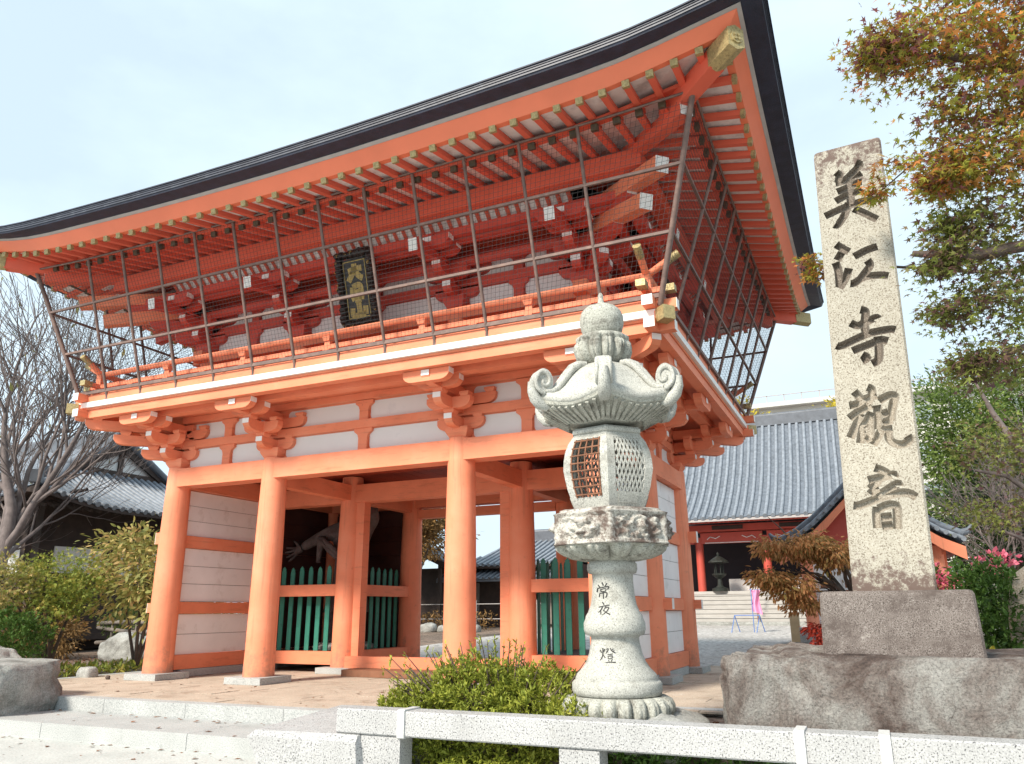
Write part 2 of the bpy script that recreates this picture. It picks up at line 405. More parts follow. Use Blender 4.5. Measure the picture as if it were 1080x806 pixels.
def rock(name, c, size, matn, seed=0, ex=.55, amp=.12, nu=64, nv=36, fr=1.6, parent=None, flat=0, fine=.02, facet=0):
    """weathered boulder: a superellipsoid pushed about by noise"""
    mb = MB(); P = []; sv = Vector((seed * 7.3, seed * 3.1, seed * 1.7))
    sp = lambda v, e: math.copysign(abs(v) ** e, v)
    for j in range(nv + 1):
        th = -pi / 2 + pi * j / nv; row = []
        for i in range(nu):
            ph = 2 * pi * i / nu
            q = Vector((sp(cos(th), ex) * sp(cos(ph), ex), sp(cos(th), ex) * sp(sin(ph), ex), sp(sin(th), ex)))
            w = Vector((q.x * size[0], q.y * size[1], q.z * size[2])) * .5
            k = noise.fractal(w * fr + sv, 1.0, 2.1, 5) * amp + noise.fractal(w * fr * 6 + sv, 1.0, 2.1, 4) * fine
            if facet: k += facet * (noise.voronoi(w * 2.3 + sv)[0][0] - .3) + facet * .45 * (noise.voronoi(w * 6.1 + sv)[0][0] - .3)
            nrm = q.normalized()
            w = w + nrm * k
            if flat and w.z > size[2] / 2 - flat: w.z = size[2] / 2 - flat + (w.z - size[2] / 2 + flat) * .15
            row.append((c[0] + w.x, c[1] + w.y, c[2] + w.z))
        P.append(row)
    mb.grid(P, 0, True, closeu=True)
    return mb.build(name, matn, parent)
# ------------------------------------------------------------------ ground and paving (structure)
def sheet(name, x0, x1, y0, y1, z0, z1, m):
    mb = MB(); mb.bb(x0, x1, y0, y1, z0, z1); return struct(mb.build(name, m))
granite('paver_tan', (.52, .43, .34), (.30, .23, .17), (.60, .53, .45), 60, .42, stain=((.27, .20, .15), .52, .70, 1.6), stain2=((.58, .56, .53), .60, .72, 1.1), rough=.85, bstr=.2)
granite('street_concrete', (.51, .525, .50), (.40, .41, .39), (.60, .61, .59), 45, .42, stain=((.36, .37, .345), .55, .78, 1.3), rough=.9, bstr=.25)
granite('gravel', (.45, .43, .41), (.20, .19, .18), (.66, .64, .62), 9, .44, stain=((.34, .31, .28), .5, .72, .35), rough=.95, bstr=1.0)
granite('soil', (.20, .15, .115), (.07, .05, .04), (.33, .26, .21), 12, .46, stain=((.31, .22, .17), .52, .7, 1.2), rough=.95, bstr=1.0)
def gz(y): return interp([(7, -.06), (24, .42)], y)          # the temple ground climbs gently away from the gate
struct(MB().grid([[(x, y, gz(y)) for x in (-600, 600)] for y in (-2.42, 7, 24, 900)], 0, False).build('ground', 'soil'))
struct(MB().add([(-600, -120, -.33), (600, -120, -.33), (600, -2.3, -.33), (-600, -2.3, -.33)], [(0, 1, 2, 3)]).build('street', 'street_concrete'))
struct(MB().grid([[(x, y, gz(y) + .012 + .022 * (y < 7)) for x in (-5.5, 30)] for y in (6.2, 7, 24, 40)], 0, False).build('courtyard', 'gravel'))
# gate platform: paving slabs, each a quad of slightly different height inside one sheet
mb = MB(); r_ = random.Random(3)
mb.bb(-5.6, 2.0, -2.4, 6.2, -.3, -.022, 1); mb.bb(2.0, 5.6, -.75, 6.2, -.3, -.022, 1)
y = -2.36
while y < 6.15:
    h = r_.choice((.36, .42, .5)); x = -5.6 - r_.random() * .5; y1 = min(y + h, 6.2)
    while x < 5.6:
        w = r_.uniform(.55, 1.15); a, b = max(x, -5.6), min(x + w, 5.6); x += w
        if y1 < -.7 and b > 2.0: b = min(b, 2.0)
        if b - a < .05: continue
        dz = r_.uniform(-.004, .003)
        mb.bb(a + .004, b - .004, y + .004, y1 - .004, -.021, dz, 0)
    y = y1
struct(mb.build('gate_paving', ['paver_tan', 'joint']))
mb = MB()                                                     # granite kerb along the platform front and side
for a, b in ((-3.9, -2.05), (-2.05, -.62), (-.62, .9), (.9, 1.98)): mb.bb(a + .003, b - .003, -2.56, -2.365, -.33, .002)
for a, b in ((-2.5, -1.0), (-1.0, .6), (.6, 2.2), (2.2, 4.0), (4.0, 6.2)):
    mb.bb(-5.8, -5.605, a + .003, b - .003, -.3, .004)
    if a >= -.8: mb.bb(5.605, 5.8, a + .003, b - .003, -.3, .004)
for a, b in ((2.0, 3.4), (3.4, 4.7), (4.7, 5.8)): mb.bb(a + .003, b - .003, -.95, -.755, -.3, .004)
struct(mb.build('kerb', 'granite_grey'))
mb = MB()
for a, b in ((-3.3, -1.9), (-1.9, .42), (.42, 1.98)): mb.bb(a + .004, b - .004, -3.5, -2.565, -.33, -.165)
struct(mb.build('step', 'granite_grey'))

# ------------------------------------------------------------------ the two-storey gate
gate = thing('temple_gate', (0, 0, 0), 'vermilion two-storey temple gate with sweeping dark roof and wire cage round its balcony', 'temple gate')
HX, HY = 4.0, 2.2235
XC = (-4.0, -1.8, 1.8, 4.0); YR = (0.0, HY, 2 * HY)
SIDES = [((0, 0), (1, 0), (0, -1), HX), ((HX, HY), (0, 1), (1, 0), HY), ((0, 2 * HY), (-1, 0), (0, 1), HX), ((-HX, HY), (0, -1), (-1, 0), HY)]
def P(s, t, o, z):
    g, e, n, h = SIDES[s]; return (g[0] + e[0] * t + n[0] * o, g[1] + e[1] * t + n[1] * o, z)
def sbox(mb, s, t0, t1, o0, o1, z0, z1, m=0):
    a, b = P(s, t0, o0, 0), P(s, t1, o1, 0)
    mb.bb(min(a[0], b[0]), max(a[0], b[0]), min(a[1], b[1]), max(a[1], b[1]), z0, z1, m)
def ring(prof, lift=None, n=28, close=True):
    """sweep profile [(o,z)] round the rectangle with mitred corners"""
    P_ = []
    for s in range(4):
        h = SIDES[s][3]
        for k in range(n):
            u = -1 + 2 * k / n; row = []
            for o, z in prof:
                t = u * (h + o); dist = (1 - abs(u)) * (h + 2.6)
                row.append(P(s, t, o, z + (lift(dist, o) if lift else 0)))
            P_.append(row)
    P_.append(P_[0])
    mb = MB(); pr = P_
    if close: pr = [r + [r[0]] for r in P_]
    mb.grid(pr, 0, False); return mb
LIFT = [(0, .42), (.25, .375), (.5, .32), (.8, .26), (1.1, .205), (1.5, .15), (2.0, .115), (2.6, .09), (3.3, .065), (4.2, .035), (5.2, .012), (6.6, 0)]
def lift(dist, o=2.5): return interp(LIFT, dist) * max(0, min(1, (o + .2) / 2.7)) ** 1.3

# columns
for x in XC:
    for y in YR:
        mb = MB(); mb.lathe([(.245, .10), (.236, .5), (.226, 2.2), (.205, 3.5), (.196, 3.58)], (x, y, 0), 36)
        c = mb.build('column', 'vermilion', gate)
        b = MB(); b.box((x, y, .052), (.72, .72, .10), 0); b.build('plinth_stone', 'granite_grey', c)
# tie beams along all sides and across the middle row
def gpart(name, m, fn):
    mb = MB(); fn(mb); return mb.build(name, m, gate)
for s in range(4):
    h = SIDES[s][3]; ts = XC if s % 2 == 0 else (-HY, 0, HY)
    def head(mb):
        for a, b in zip(ts, ts[1:]): sbox(mb, s, a + .08, b - .08, -.15, .17, 3.23, 3.55)
    gpart('head_beam', 'vermilion_beam', head)
def midbeam(mb):
    for a, b in zip(XC, XC[1:]): mb.bb(a + .1, b - .1, HY - .13, HY + .13, 3.08, 3.42)
    for x in XC:
        for a, b in zip(YR, YR[1:]): mb.bb(x - .10, x + .10, a + .15, b - .15, 3.12, 3.41) if abs(x) < 3 else None
gpart('inner_beam', 'vermilion_beam', midbeam)
gpart('rear_lintel', 'vermilion_beam', lambda mb: mb.bb(-1.6, 1.6, 2 * HY - .1, 2 * HY + .1, 3.0, 3.18))
def ceil(mb):
    x = -3.95
    while x < 3.9: mb.bb(x + .004, x + .25, .1, 2 * HY - .1, 3.60, 3.63); x += .254
    mb.bb(-3.98, 3.98, .05, 2 * HY - .05, 3.64, 3.66)
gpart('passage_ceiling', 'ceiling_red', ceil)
# side walls: sill, two waist beams, boarded white panels
for s in (1, 3):
    for a, b in ((-HY, 0), (0, HY)):
        for z0, z1, nb in ((.37, 1.05, 2), (1.26, 2.19, 3), (2.41, 3.22, 3)):
            mb = MB(); hh = (z1 - z0) / nb
            for k in range(nb): sbox(mb, s, a + .1, b - .1, -.035, .035, z0 + k * hh + .004, z0 + (k + 1) * hh - .004)
            sbox(mb, s, a + .11, b - .11, -.015, .015, z0 + .001, z1 - .001, 1)
            mb.build('wall_panel', ['panel_white', 'joint'], gate)
    def rails(mb):
        sbox(mb, s, -HY + .1, HY - .1, -.11, .11, .13, .365)
        for z0, z1 in ((1.055, 1.255), (2.195, 2.405)): sbox(mb, s, -HY + .1, HY - .1, -.085, .085, z0, z1)
    gpart('side_rail', 'vermilion_beam', rails)
    gpart('sill_stone', 'granite_grey', lambda mb: sbox(mb, s, -HY + .37, HY - .37, -.13, .13, .004, .125))
    for t in (-HY, 0, HY):
        for z0, z1 in ((1.075, 1.235), (2.25, 2.45)):
            mb = MB(); sbox(mb, s, t - .06, t + .06, .2, .36, z0, z1, 0); sbox(mb, s, t - .061, t + .061, .36, .366, z0 - .001, z1 + .001, 1)
            if s == 3: 
                sbox(mb, s, t - .055, t + .055, .19, .30, z0 + .01, z1 - .01, 0)
            mb.build('beam_end', ['vermilion_beam', 'white_paint'], gate)
# guardian niches: outer, rear and top board linings, shade of the unlit inside in their colour
for sx in (-1, 1):
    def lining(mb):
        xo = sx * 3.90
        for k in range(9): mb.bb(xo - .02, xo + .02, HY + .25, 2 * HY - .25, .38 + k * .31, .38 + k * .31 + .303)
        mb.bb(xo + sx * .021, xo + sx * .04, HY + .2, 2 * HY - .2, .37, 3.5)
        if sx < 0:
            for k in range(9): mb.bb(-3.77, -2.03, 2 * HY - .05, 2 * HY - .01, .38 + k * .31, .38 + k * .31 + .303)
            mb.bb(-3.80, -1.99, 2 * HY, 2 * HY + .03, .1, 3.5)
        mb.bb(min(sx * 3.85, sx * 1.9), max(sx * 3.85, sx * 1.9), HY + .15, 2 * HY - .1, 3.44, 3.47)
    gpart('niche_lining', 'niche_shade', lining)
    gpart('niche_floor', 'niche_shade', lambda mb: mb.bb(min(sx * 3.8, sx * 1.9), max(sx * 3.8, sx * 1.9), HY + .15, 2 * HY - .1, .30, .36))
    # rails that carry the pickets: niche front and passage side
    def prail(mb):
        x0, x1 = sorted((sx * 2.0, sx * 3.8))
        for a in ((x0, x1, HY - .10, HY + .06, 1.36, 1.57), (x0, x1, HY - .12, HY + .10, .14, .365), (sx * 1.8 - .09, sx * 1.8 + .09, HY + .2, 2 * HY - .2, 1.36, 1.57), (sx * 1.8 - .11, sx * 1.8 + .11, HY + .2, 2 * HY - .2, .14, .365)):
            gpart('niche_rail', 'vermilion_beam', lambda m3: m3.bb(*a))
    prail(None)
    gpart('door_jamb', 'vermilion_beam', lambda mb: mb.bb(min(sx * 1.61, sx * 1.43), max(sx * 1.61, sx * 1.43), HY - .10, HY + .10, .105, 3.078))
gpart('threshold', 'vermilion_beam', lambda mb: mb.bb(-1.6, 1.6, HY - .26, HY - .115, .02, .30))
gpart('step_plank', 'plank', lambda mb: mb.bb(-1.28, 1.28, 1.45, 1.93, .004, .115))

# ---- bracket complexes
def arm_poly(L0, L1, h, cut=.15):
    f = lambda L, sg: [(sg * (L - cut * 1.0), 0), (sg * (L - cut * .62), h * .05), (sg * (L - cut * .28), h * .2), (sg * (L - cut * .07), h * .42), (sg * L, h * .56), (sg * L, h)]
    a = f(L1, 1); b = f(L0, -1)
    return [b[0]] + a[:] + b[::-1][:-1]
def arm(parent, c, d, L0, L1, z, h=.17, w=.125, white=(False, True), vm='vermilion_beam'):
    return arm_into(MB(), c, d, L0, L1, z, h, w, white).build('bracket_arm', [vm, 'white_paint'], parent)
def arm_into(mb, c, d, L0, L1, z, h=.17, w=.125, white=(False, True)):
    """boat-shaped bracket arm centred over c, along unit d"""
    d = Vector((d[0], d[1], 0)).normalized(); s_ = Vector((-d.y, d.x, 0))
    poly = arm_poly(L0, L1, h); o = Vector((c[0], c[1], z)) - s_ * w / 2
    mb.prism(poly, o, d, (0, 0, 1), s_ * w, 0)
    for k, (sg, L) in enumerate(((-1, L0), (1, L1))):
        if white[k]:
            q = Vector((c[0], c[1], z)) + d * sg * L; e = d * sg * .004
            mb.beam(q + Vector((0, 0, h * .77)), q + Vector((0, 0, h * .77)) + e, w + .002, h * .47, 1)
    return mb
def masu(mb, x, y, z, w=.19, h=.13, rz=0):
    mb.box((x, y, z + h * .28), (w, w, h * .56), 0, rz, .74); mb.box((x, y, z + h * .78), (w, w, h * .44), 0, rz)
def bracket_set(s_list, c, base, z0, dz, steps, big, corner, ah=.17, tail=None):
    """s_list: sides this bracket faces; c (x,y); levels start at z0. The bearing block is the part, arms and small blocks its sub-parts"""
    outs = [(Vector(SIDES[s][2]), Vector(SIDES[s][1])) for s in s_list]
    vm = 'vermilion_shade' if tail else 'vermilion_beam'; whole = MB(); masu(whole, c[0], c[1], base, big, z0 - base + .02)
    blocks, arms = [], []
    L = (.40, .60); wl = .13
    for k, st in enumerate(steps):
        z = z0 + dz * k
        for n, e in outs:
            arms.append((c, n, (.40, .30, .26)[k] if corner else .26, st, z, (False, True)))
            q = Vector(c) + n * (st - .10); blocks.append((q.x, q.y, z + ah, .17, dz - ah + .002, 0))
        if corner:
            dg = (outs[0][0] + outs[1][0]).normalized()
            arms.append((c, dg, .2, st * 1.414 + .05, z + .006, (False, True)))
            q = Vector(c) + dg * (st - .10) * 1.414; blocks.append((q.x, q.y, z + ah, .18, dz - ah + .002, pi / 4))
    for n, e in outs:
        for k in range(2):
            for sg in (-1, 1):
                if corner and any((e * sg).dot(n2) > .5 for n2, e2 in outs): continue
                if corner and k: 
                    q = Vector(c) + e * sg * .3; arms.append(((q.x, q.y), e * sg, .18, .30, z0 + dz + wl + .003, (False, False)))
                q = Vector(c) + e * sg * (L[k] - .1); blocks.append((q.x, q.y, z0 + dz * k + ah + wl * k, .168, dz - ah + .002, 0))
            if not corner: arms.append((c, e, L[k], L[k], z0 + dz * k + .003 + wl * k, (False, False)))
        for k in (1, 2):                                          # arms parallel to the wall out on the steps
            q = Vector(c) + n * (steps[k - 1] - .08)
            arms.append(((q.x, q.y), e, .36, .36, z0 + dz * k + .003, (False, k == 2)))
            for sg in (-1, 1):
                w = q + e * sg * .26; blocks.append((w.x, w.y, z0 + dz * k + ah, .15, dz - ah + .002, 0))
        q = Vector(c) + n * (steps[2] - .08)
        arms.append(((q.x, q.y), e, .38, .38, z0 + dz * 2 + .009, (False, True)))
    if 2 in s_list:                                               # far side of the gate, out of sight: one mesh
        for b in blocks: masu(whole, *b)
        for a in arms: arm_into(whole, *a[:5], ah, .125, a[5])
        o = whole.build('bracket_set', [vm, 'white_paint'], gate); o['kind'] = 'stuff'; return
    root = whole.build('bracket_set', [vm], gate)
    for b in blocks: mb = MB(); masu(mb, *b); mb.build('bearing_block', vm, root)
    for a in arms: arm(root, a[0], a[1], a[2], a[3], a[4], ah, .15 if tail else .13, white=a[5], vm=vm)
    if tail:                                                     # tail rafter poking out with a white end
        for n, e in outs:
            p = Vector((c[0], c[1], tail[1] + .30)) + Vector((n.x, n.y, 0)) * -.1; q = Vector((c[0], c[1], tail[1])) + Vector((n.x, n.y, 0)) * tail[0]
            m2 = MB(); m2.beam(p, q, .15, .19, 0); m2.beam(q, q + (q - p).normalized() * .004, .152, .192, 1); m2.build('tail_rafter', [vm, 'white_paint'], root)
        if corner:
            for up, ln in ((0, 1.42), (.30, 1.80)):
                p = Vector((c[0], c[1], tail[1] + .36 + up)); q = Vector((c[0], c[1], tail[1] + up - .08)) + Vector((dg.x, dg.y, 0)) * (tail[0] * 1.30 + up * 1.45)
                m2 = MB(); m2.beam(p, q, .19, .21, 0); m2.beam(q, q + (q - p).normalized() * .004, .192, .212, 1); m2.build('tail_rafter', ['vermilion_beam', 'white_paint'], root)
def all_brackets(inset, tx, base, z0, dz, steps, big, ah, tail=None):
    hx, hy = HX - inset, HY - inset
    for sx in (-1, 1):
        for sy in (-1, 1):
            ss = [0 if sy < 0 else 2, 1 if sx > 0 else 3]
            bracket_set(ss, (sx * hx, HY + sy * hy), base, z0, dz, steps, big, True, ah, tail)
        for sy in (-1, 1): bracket_set([0 if sy < 0 else 2], (sx * tx, HY + sy * hy), base, z0, dz, steps, big, False, ah, tail)
        bracket_set([1 if sx > 0 else 3], (sx * hx, HY), base, z0, dz, steps, big, False, ah, tail)
all_brackets(0, 1.8, 3.585, 3.72, .24, (.45, .79, 1.13), .38, .17)
# bracket-zone walls: orange boards with rounded white plaster plates, a strut in every bay
def frieze(inset, tx, z0, zn0, zn1, z1, z1b, vm='vermilion_beam'):
    for s in range(4):
        h = SIDES[s][3] - inset; ts = (-h, -tx, tx, h) if s % 2 == 0 else (-h, 0, h)
        gpart('frieze_board', vm, lambda mb: (sbox(mb, s, -h, h, -inset - .06, -inset - .02, z0 - .02, z1b)))
        gpart('frieze_beam', vm, lambda mb: (sbox(mb, s, -h - .1, h + .1, -inset - .02, -inset + .075, zn0, zn1), sbox(mb, s, -h, h, -inset - .02, -inset + .09, z1 + .01, z1b)))
        for a, b in zip(ts, ts[1:]):
            m_ = (a + b) / 2
            st = MB()
            g, e, n, hh = SIDES[s]; e3, n3 = Vector((e[0], e[1], 0)), Vector((n[0], n[1], 0))
            for zz0, zz1 in ((z0, zn0), (zn1, z1)):
                w = .085; f_ = .17; hgt = zz1 - zz0
                poly = [(-w, 0), (w, 0), (w, hgt - .16), (w + .02, hgt - .10), (f_, hgt - .05), (f_, hgt), (-f_, hgt), (-f_, hgt - .05), (-w - .02, hgt - .10), (-w, hgt - .16)]
                st.prism(poly, P(s, m_, -inset + .045, zz0), e3, (0, 0, 1), -n3 * .07, 0)
            st.build('strut', vm, gate)
            pl = MB()
            for x0, x1 in ((a + .20, m_ - .10), (m_ + .10, b - .20)):
                for zz0, zz1 in ((z0 + .012, zn0 - .01), (zn1 + .01, z1 - .01)):
                    pl.prism(rrect(x0, x1, 0, zz1 - zz0, .07), P(s, 0, -inset - .012, zz0), e3, (0, 0, 1), -n3 * .02, 0)
            pl.build('plaster_panel', 'plaster', gate)
frieze(0, 1.8, 3.57, 3.93, 4.07, 4.40, 4.52)

# ---- balcony
def ringbeam(name, m, o0, o1, z0, z1):
    mb = ring([(o0, z0), (o1, z0), (o1, z1), (o0, z1)], n=2); return mb.build(name, m, gate)
ringbeam('balcony_soffit', 'vermilion_beam', -.1, 1.24, 4.525, 4.56)
ringbeam('balcony_joist', 'vermilion_beam', .62, .80, 4.38, 4.52)
ringbeam('balcony_beam', 'vermilion_beam', 1.06, 1.22, 4.385, 4.522)
ringbeam('balcony_edge', 'white_paint', 1.10, 1.29, 4.562, 4.655)
ringbeam('balcony_fascia', 'vermilion_beam', 1.05, 1.26, 4.658, 4.79)
ringbeam('balcony_floor', 'vermilion_beam', -.3, 1.05, 4.60, 4.64)
for sx in (-1, 1):
    for sy in (-1, 1):
        c = Vector((sx * (HX + 1.14), HY + sy * (HY + 1.14), 0))
        for k, ax in enumerate(((sx, 0), (0, sy))):
            for z0, z1 in ((4.385, 4.522), (4.665, 4.80)):
                mb = MB(); a = Vector((ax[0], ax[1], 0)); p = c + a * .07; p.z = (z0 + z1) / 2; q = p + a * (.20 if z0 < 4.5 else .24)
                mb.beam(p, q, .135, z1 - z0 - .006, 0); mb.beam(q, q + a * .005, .137, z1 - z0 - .004, 1)
                mb.build('beam_end', ['vermilion_beam', 'white_paint'], gate)
        d = Vector((sx, sy, 0)).normalized(); p = c + Vector((0, 0, 4.55)); q = p + d * .17; r2 = p + d * .36
        mb = MB(); mb.beam(p - d * .3, q, .15, .16, 0); mb.beam(q, r2, .165, .175, 1); mb.build('corner_beam', ['vermilion_beam', 'gold'], gate)
# ---- railing
for s in range(4):
    h = SIDES[s][3] + 1.06
    mb = MB(); mb.tube([P(s, t, 1.06, 5.22 + (max(0, abs(t) - h + .0) * .55)) for t in (-h - .42, -h - .2, -h, h, h + .2, h + .42)], .048, 12)
    rl = mb.build('top_rail', 'vermilion_beam', gate)
    for e in (-1, 1):
        g = MB(); g.tube([P(s, e * (h + .27), 1.06, 5.22 + .15), P(s, e * (h + .435), 1.06, 5.22 + .24)], .055, 12); g.build('rail_cap', 'gold', rl)
    mb = MB(); sbox(mb, s, -h - .22, h + .22, 1.01, 1.11, 4.955 + .001 * s, 5.025 + .001 * s)
    rl = mb.build('mid_rail', 'vermilion_beam', gate)
    for e in (-1, 1):
        g = MB(); sbox(g, s, e * (h + .20), e * (h + .36), .998, 1.122, 4.945, 5.035); g.build('rail_cap', 'gold', rl)
    gpart('bottom_rail', 'vermilion_beam', lambda mb: sbox(mb, s, -h - .12, h + .12, .995, 1.125, 4.795 + .001 * s, 4.865 + .001 * s))
    n_ = 6 if s % 2 == 0 else 4
    for k in range(-n_, n_ + 1):
        t = k * .85 if s % 2 == 0 else k * .82
        if abs(t) > h - .1: continue
        tall = k % 2 == 0; mb = MB()
        sbox(mb, s, t - .06, t + .06, 1.0 - .005, 1.115, 4.865, 4.953)
        if tall:
            sbox(mb, s, t - .05, t + .05, 1.03, 1.09, 4.866, 5.10); a = P(s, t, 1.06, 5.13); mb.box(a, (.15, .15, .07), 0, 0, .72)
        mb.build('rail_post', 'vermilion_beam', gate)
    for k in range(2):                                              # corner posts shared: one per side end
        pass
for sx in (-1, 1):
    for sy in (-1, 1):
        mb = MB(); mb.box((sx * (HX + 1.06), HY + sy * (HY + 1.06), 5.0), (.12, .12, .44), 0); mb.build('rail_post', 'vermilion_beam', gate)

# ---- upper storey body
IN = .20
for s in range(4):
    h = SIDES[s][3] - IN; ts = (-h, -1.6, 1.6, h) if s % 2 == 0 else (-h, 0, h)
    if s % 2 == 0:
        for t in ts:
            mb = MB(); c = P(s, t, -IN, 0); mb.lathe([(.17, 4.6), (.16, 5.78)], c, 24); mb.build('upper_column', 'vermilion', gate)
    else:
        mb = MB(); c = P(s, 0, -IN, 0); mb.lathe([(.17, 4.6), (.16, 5.78)], c, 24); mb.build('upper_column', 'vermilion', gate)
    gpart('upper_wall', 'vermilion_shade', lambda mb: sbox(mb, s, -h, h, -IN - .04, -IN - .01, 4.6, 5.85))
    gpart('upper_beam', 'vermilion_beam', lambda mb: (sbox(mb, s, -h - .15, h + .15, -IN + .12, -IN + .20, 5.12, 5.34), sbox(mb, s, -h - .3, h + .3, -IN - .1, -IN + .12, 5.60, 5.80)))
frieze(IN, 1.6, 5.83, 6.13, 6.29, 6.60, 6.74, 'vermilion_shade')
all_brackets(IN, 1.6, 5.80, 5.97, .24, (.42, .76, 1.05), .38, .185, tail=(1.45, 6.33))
# ceiling of the bracket zone and ribbed coving behind the eave purlin
ringbeam('eave_purlin', 'vermilion_eave_shade', .86, 1.08, 6.86, 7.12)
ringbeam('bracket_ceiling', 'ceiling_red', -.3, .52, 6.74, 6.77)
ringbeam('inner_purlin', 'vermilion_shade', .44, .58, 6.60, 6.73)
ringbeam('through_beam', 'vermilion_shade', .10, .20, 6.385, 6.50)
ringbeam('through_beam', 'vermilion_shade', .62, .74, 6.63, 6.75)
for s in range(4):
    h = SIDES[s][3] - .1; mb = MB()
    Q = lambda t, k: P(s, t, .56 + .34 * k, 6.76 + .20 * k + .06 * sin(pi * k))
    mb.grid([[Q(-h, k / 4) for k in range(5)], [Q(h, k / 4) for k in range(5)]], 1, False)
    n_ = int(2 * h / .165)
    for i in range(n_ + 1):
        t = -h + 2 * h * i / n_
        mb.tube([Vector(Q(t, k / 4)) + Vector((0, 0, -.02)) for k in range(5)], .034, 4, 0, False)
    mb.build('ribbed_coving', ['vermilion_eave_shade', 'eave_white'], gate)

# ---- eaves: two tiers of rafters under white boards
OF, OB = 2.50, 1.92                              # outer ends of flying and base rafters
def zf(o): return 7.085 - (o - 1.75) * .245      # axis height of flying rafters
def zb(o): return 6.925 + (OB - o) * .26         # axis height of base rafters
for s in range(4):
    h = SIDES[s][3]; n_ = 42 if s % 2 == 0 else 30
    many = s in (2, 3); mbs = {'flying_rafter': MB(), 'base_rafter': MB()}; caps = {'flying_rafter': MB(), 'base_rafter': MB()}
    for i in range(n_ + 1):
        t = (-1 + 2 * i / n_) * (h + 2.18)
        dist = (h + 2.6 - abs(t))
        for nm, oe, zfun, oi, w, hh in (('flying_rafter', OF, zf, 1.70, .08, .075), ('base_rafter', OB, zb, 0.05, .085, .08)):
            inner = max(oi, abs(t) - h + .05)
            if inner > oe - .12: continue
            mb = mbs[nm] if many else MB(); cp = caps[nm] if many else MB()
            a = Vector(P(s, t, inner, zfun(inner) + lift(dist, inner))); b = Vector(P(s, t, oe, zfun(oe) + lift(dist, oe)))
            mb.beam(a, b, w, hh, 0); d = (b - a).normalized()
            gl = .05
            cp.beam(b - d * gl, b + d * .006, w + .010, hh + .010, 0)
            if not many:
                o = mb.build(nm, 'vermilion_eave_shade', gate); cp.build('rafter_cap', 'gold' if nm[0] == 'f' else 'dark_cap', o)
    if many:
        for nm in mbs:
            o = mbs[nm].build(nm, 'vermilion_eave_shade', gate); o['kind'] = 'stuff'
            c = caps[nm].build('rafter_cap', 'gold' if nm[0] == 'f' else 'dark_cap', o); c['kind'] = 'stuff'
ring([(1.66, zf(1.66) + .036), (2.49, zf(2.49) + .036), (2.49, zf(2.49) + .056), (1.66, zf(1.66) + .056)], lift).build('eave_board', 'eave_white', gate)
ring([(.0, zb(.0) + .038), (1.95, zb(1.95) + .038), (1.95, zb(1.95) + .06), (.0, zb(.0) + .06)], lift).build('eave_board', 'eave_white', gate)
ring([(1.78, zb(1.78) + .03), (1.955, zb(1.955) + .034), (1.955, zb(1.955) + .085), (1.78, zb(1.78) + .085)], lift).build('rafter_batten', 'vermilion_eave_shade', gate)
ring([(2.42, 6.94), (2.51, 6.935), (2.655, 7.10), (2.46, 7.10)], lift).build('eave_fascia', 'vermilion_fascia', gate)
ring([(2.47, 7.103), (2.66, 7.103), (2.705, 7.122), (2.705, 7.130), (2.47, 7.13)], lift).build('fascia_strip', 'eave_grey', gate)
ring([(2.40, 7.133), (2.71, 7.132), (2.93, 7.133), (2.94, 7.160), (2.40, 7.18)], lift).build('roof_edge', 'copper_edge', gate)
for k, (a, z0, z1) in enumerate(((2.95, 7.162, 7.192), (2.96, 7.194, 7.220), (2.97, 7.222, 7.242), (2.985, 7.244, 7.262))):
    ring([(2.3, z0 + .05), (a, z0), (a, z1), (2.3, z1 + .05)], lift).build('roof_edge', 'copper_roof' if k < 3 else 'copper_edge', gate)
# hip rafters at the four corners
for sx in (-1, 1):
    for sy in (-1, 1):
        D = lambda o, z: Vector((sx * (HX + o), HY + sy * (HY + o), z))
        mb = MB(); mb.beam(D(0.1, 7.33), D(1.88, 6.97), .17, .20, 0); mb.beam(D(1.88, 6.97), D(1.883, 6.97), .172, .202, 1)
        mb.build('hip_rafter', ['vermilion_eave_shade', 'white_paint'], gate)
        mb = MB(); mb.beam(D(1.55, 7.14), D(2.34, 7.17), .19, .25, 0)
        o = mb.build('flying_hip_rafter', 'vermilion_eave_shade', gate)
        g = MB(); d = Vector((sx, sy, 0)).normalized(); e = Vector((-d.y, d.x, 0)); hx_ = [(-.105, -.11), (0, -.155), (.105, -.11), (.105, .12), (0, .17), (-.105, .12)]
        g.prism(hx_, D(2.33, 7.175), e, (0, 0, 1), d * .40, 0)
        g.prism([(cos(k * pi / 4) * .08, sin(k * pi / 4) * .08) for k in range(8)], D(2.33, 7.175) + d * .40, e, (0, 0, 1), d * .018, 0)
        for k in range(4):
            a = k * pi / 2 + pi / 4; g.prism([(cos(a) * .035 + cos(j * pi / 3) * .022, sin(a) * .035 + sin(j * pi / 3) * .022) for j in range(6)], D(2.33, 7.175) + d * .418, e, (0, 0, 1), d * .012, 0)
        g.build('hip_cap', 'gold', o)
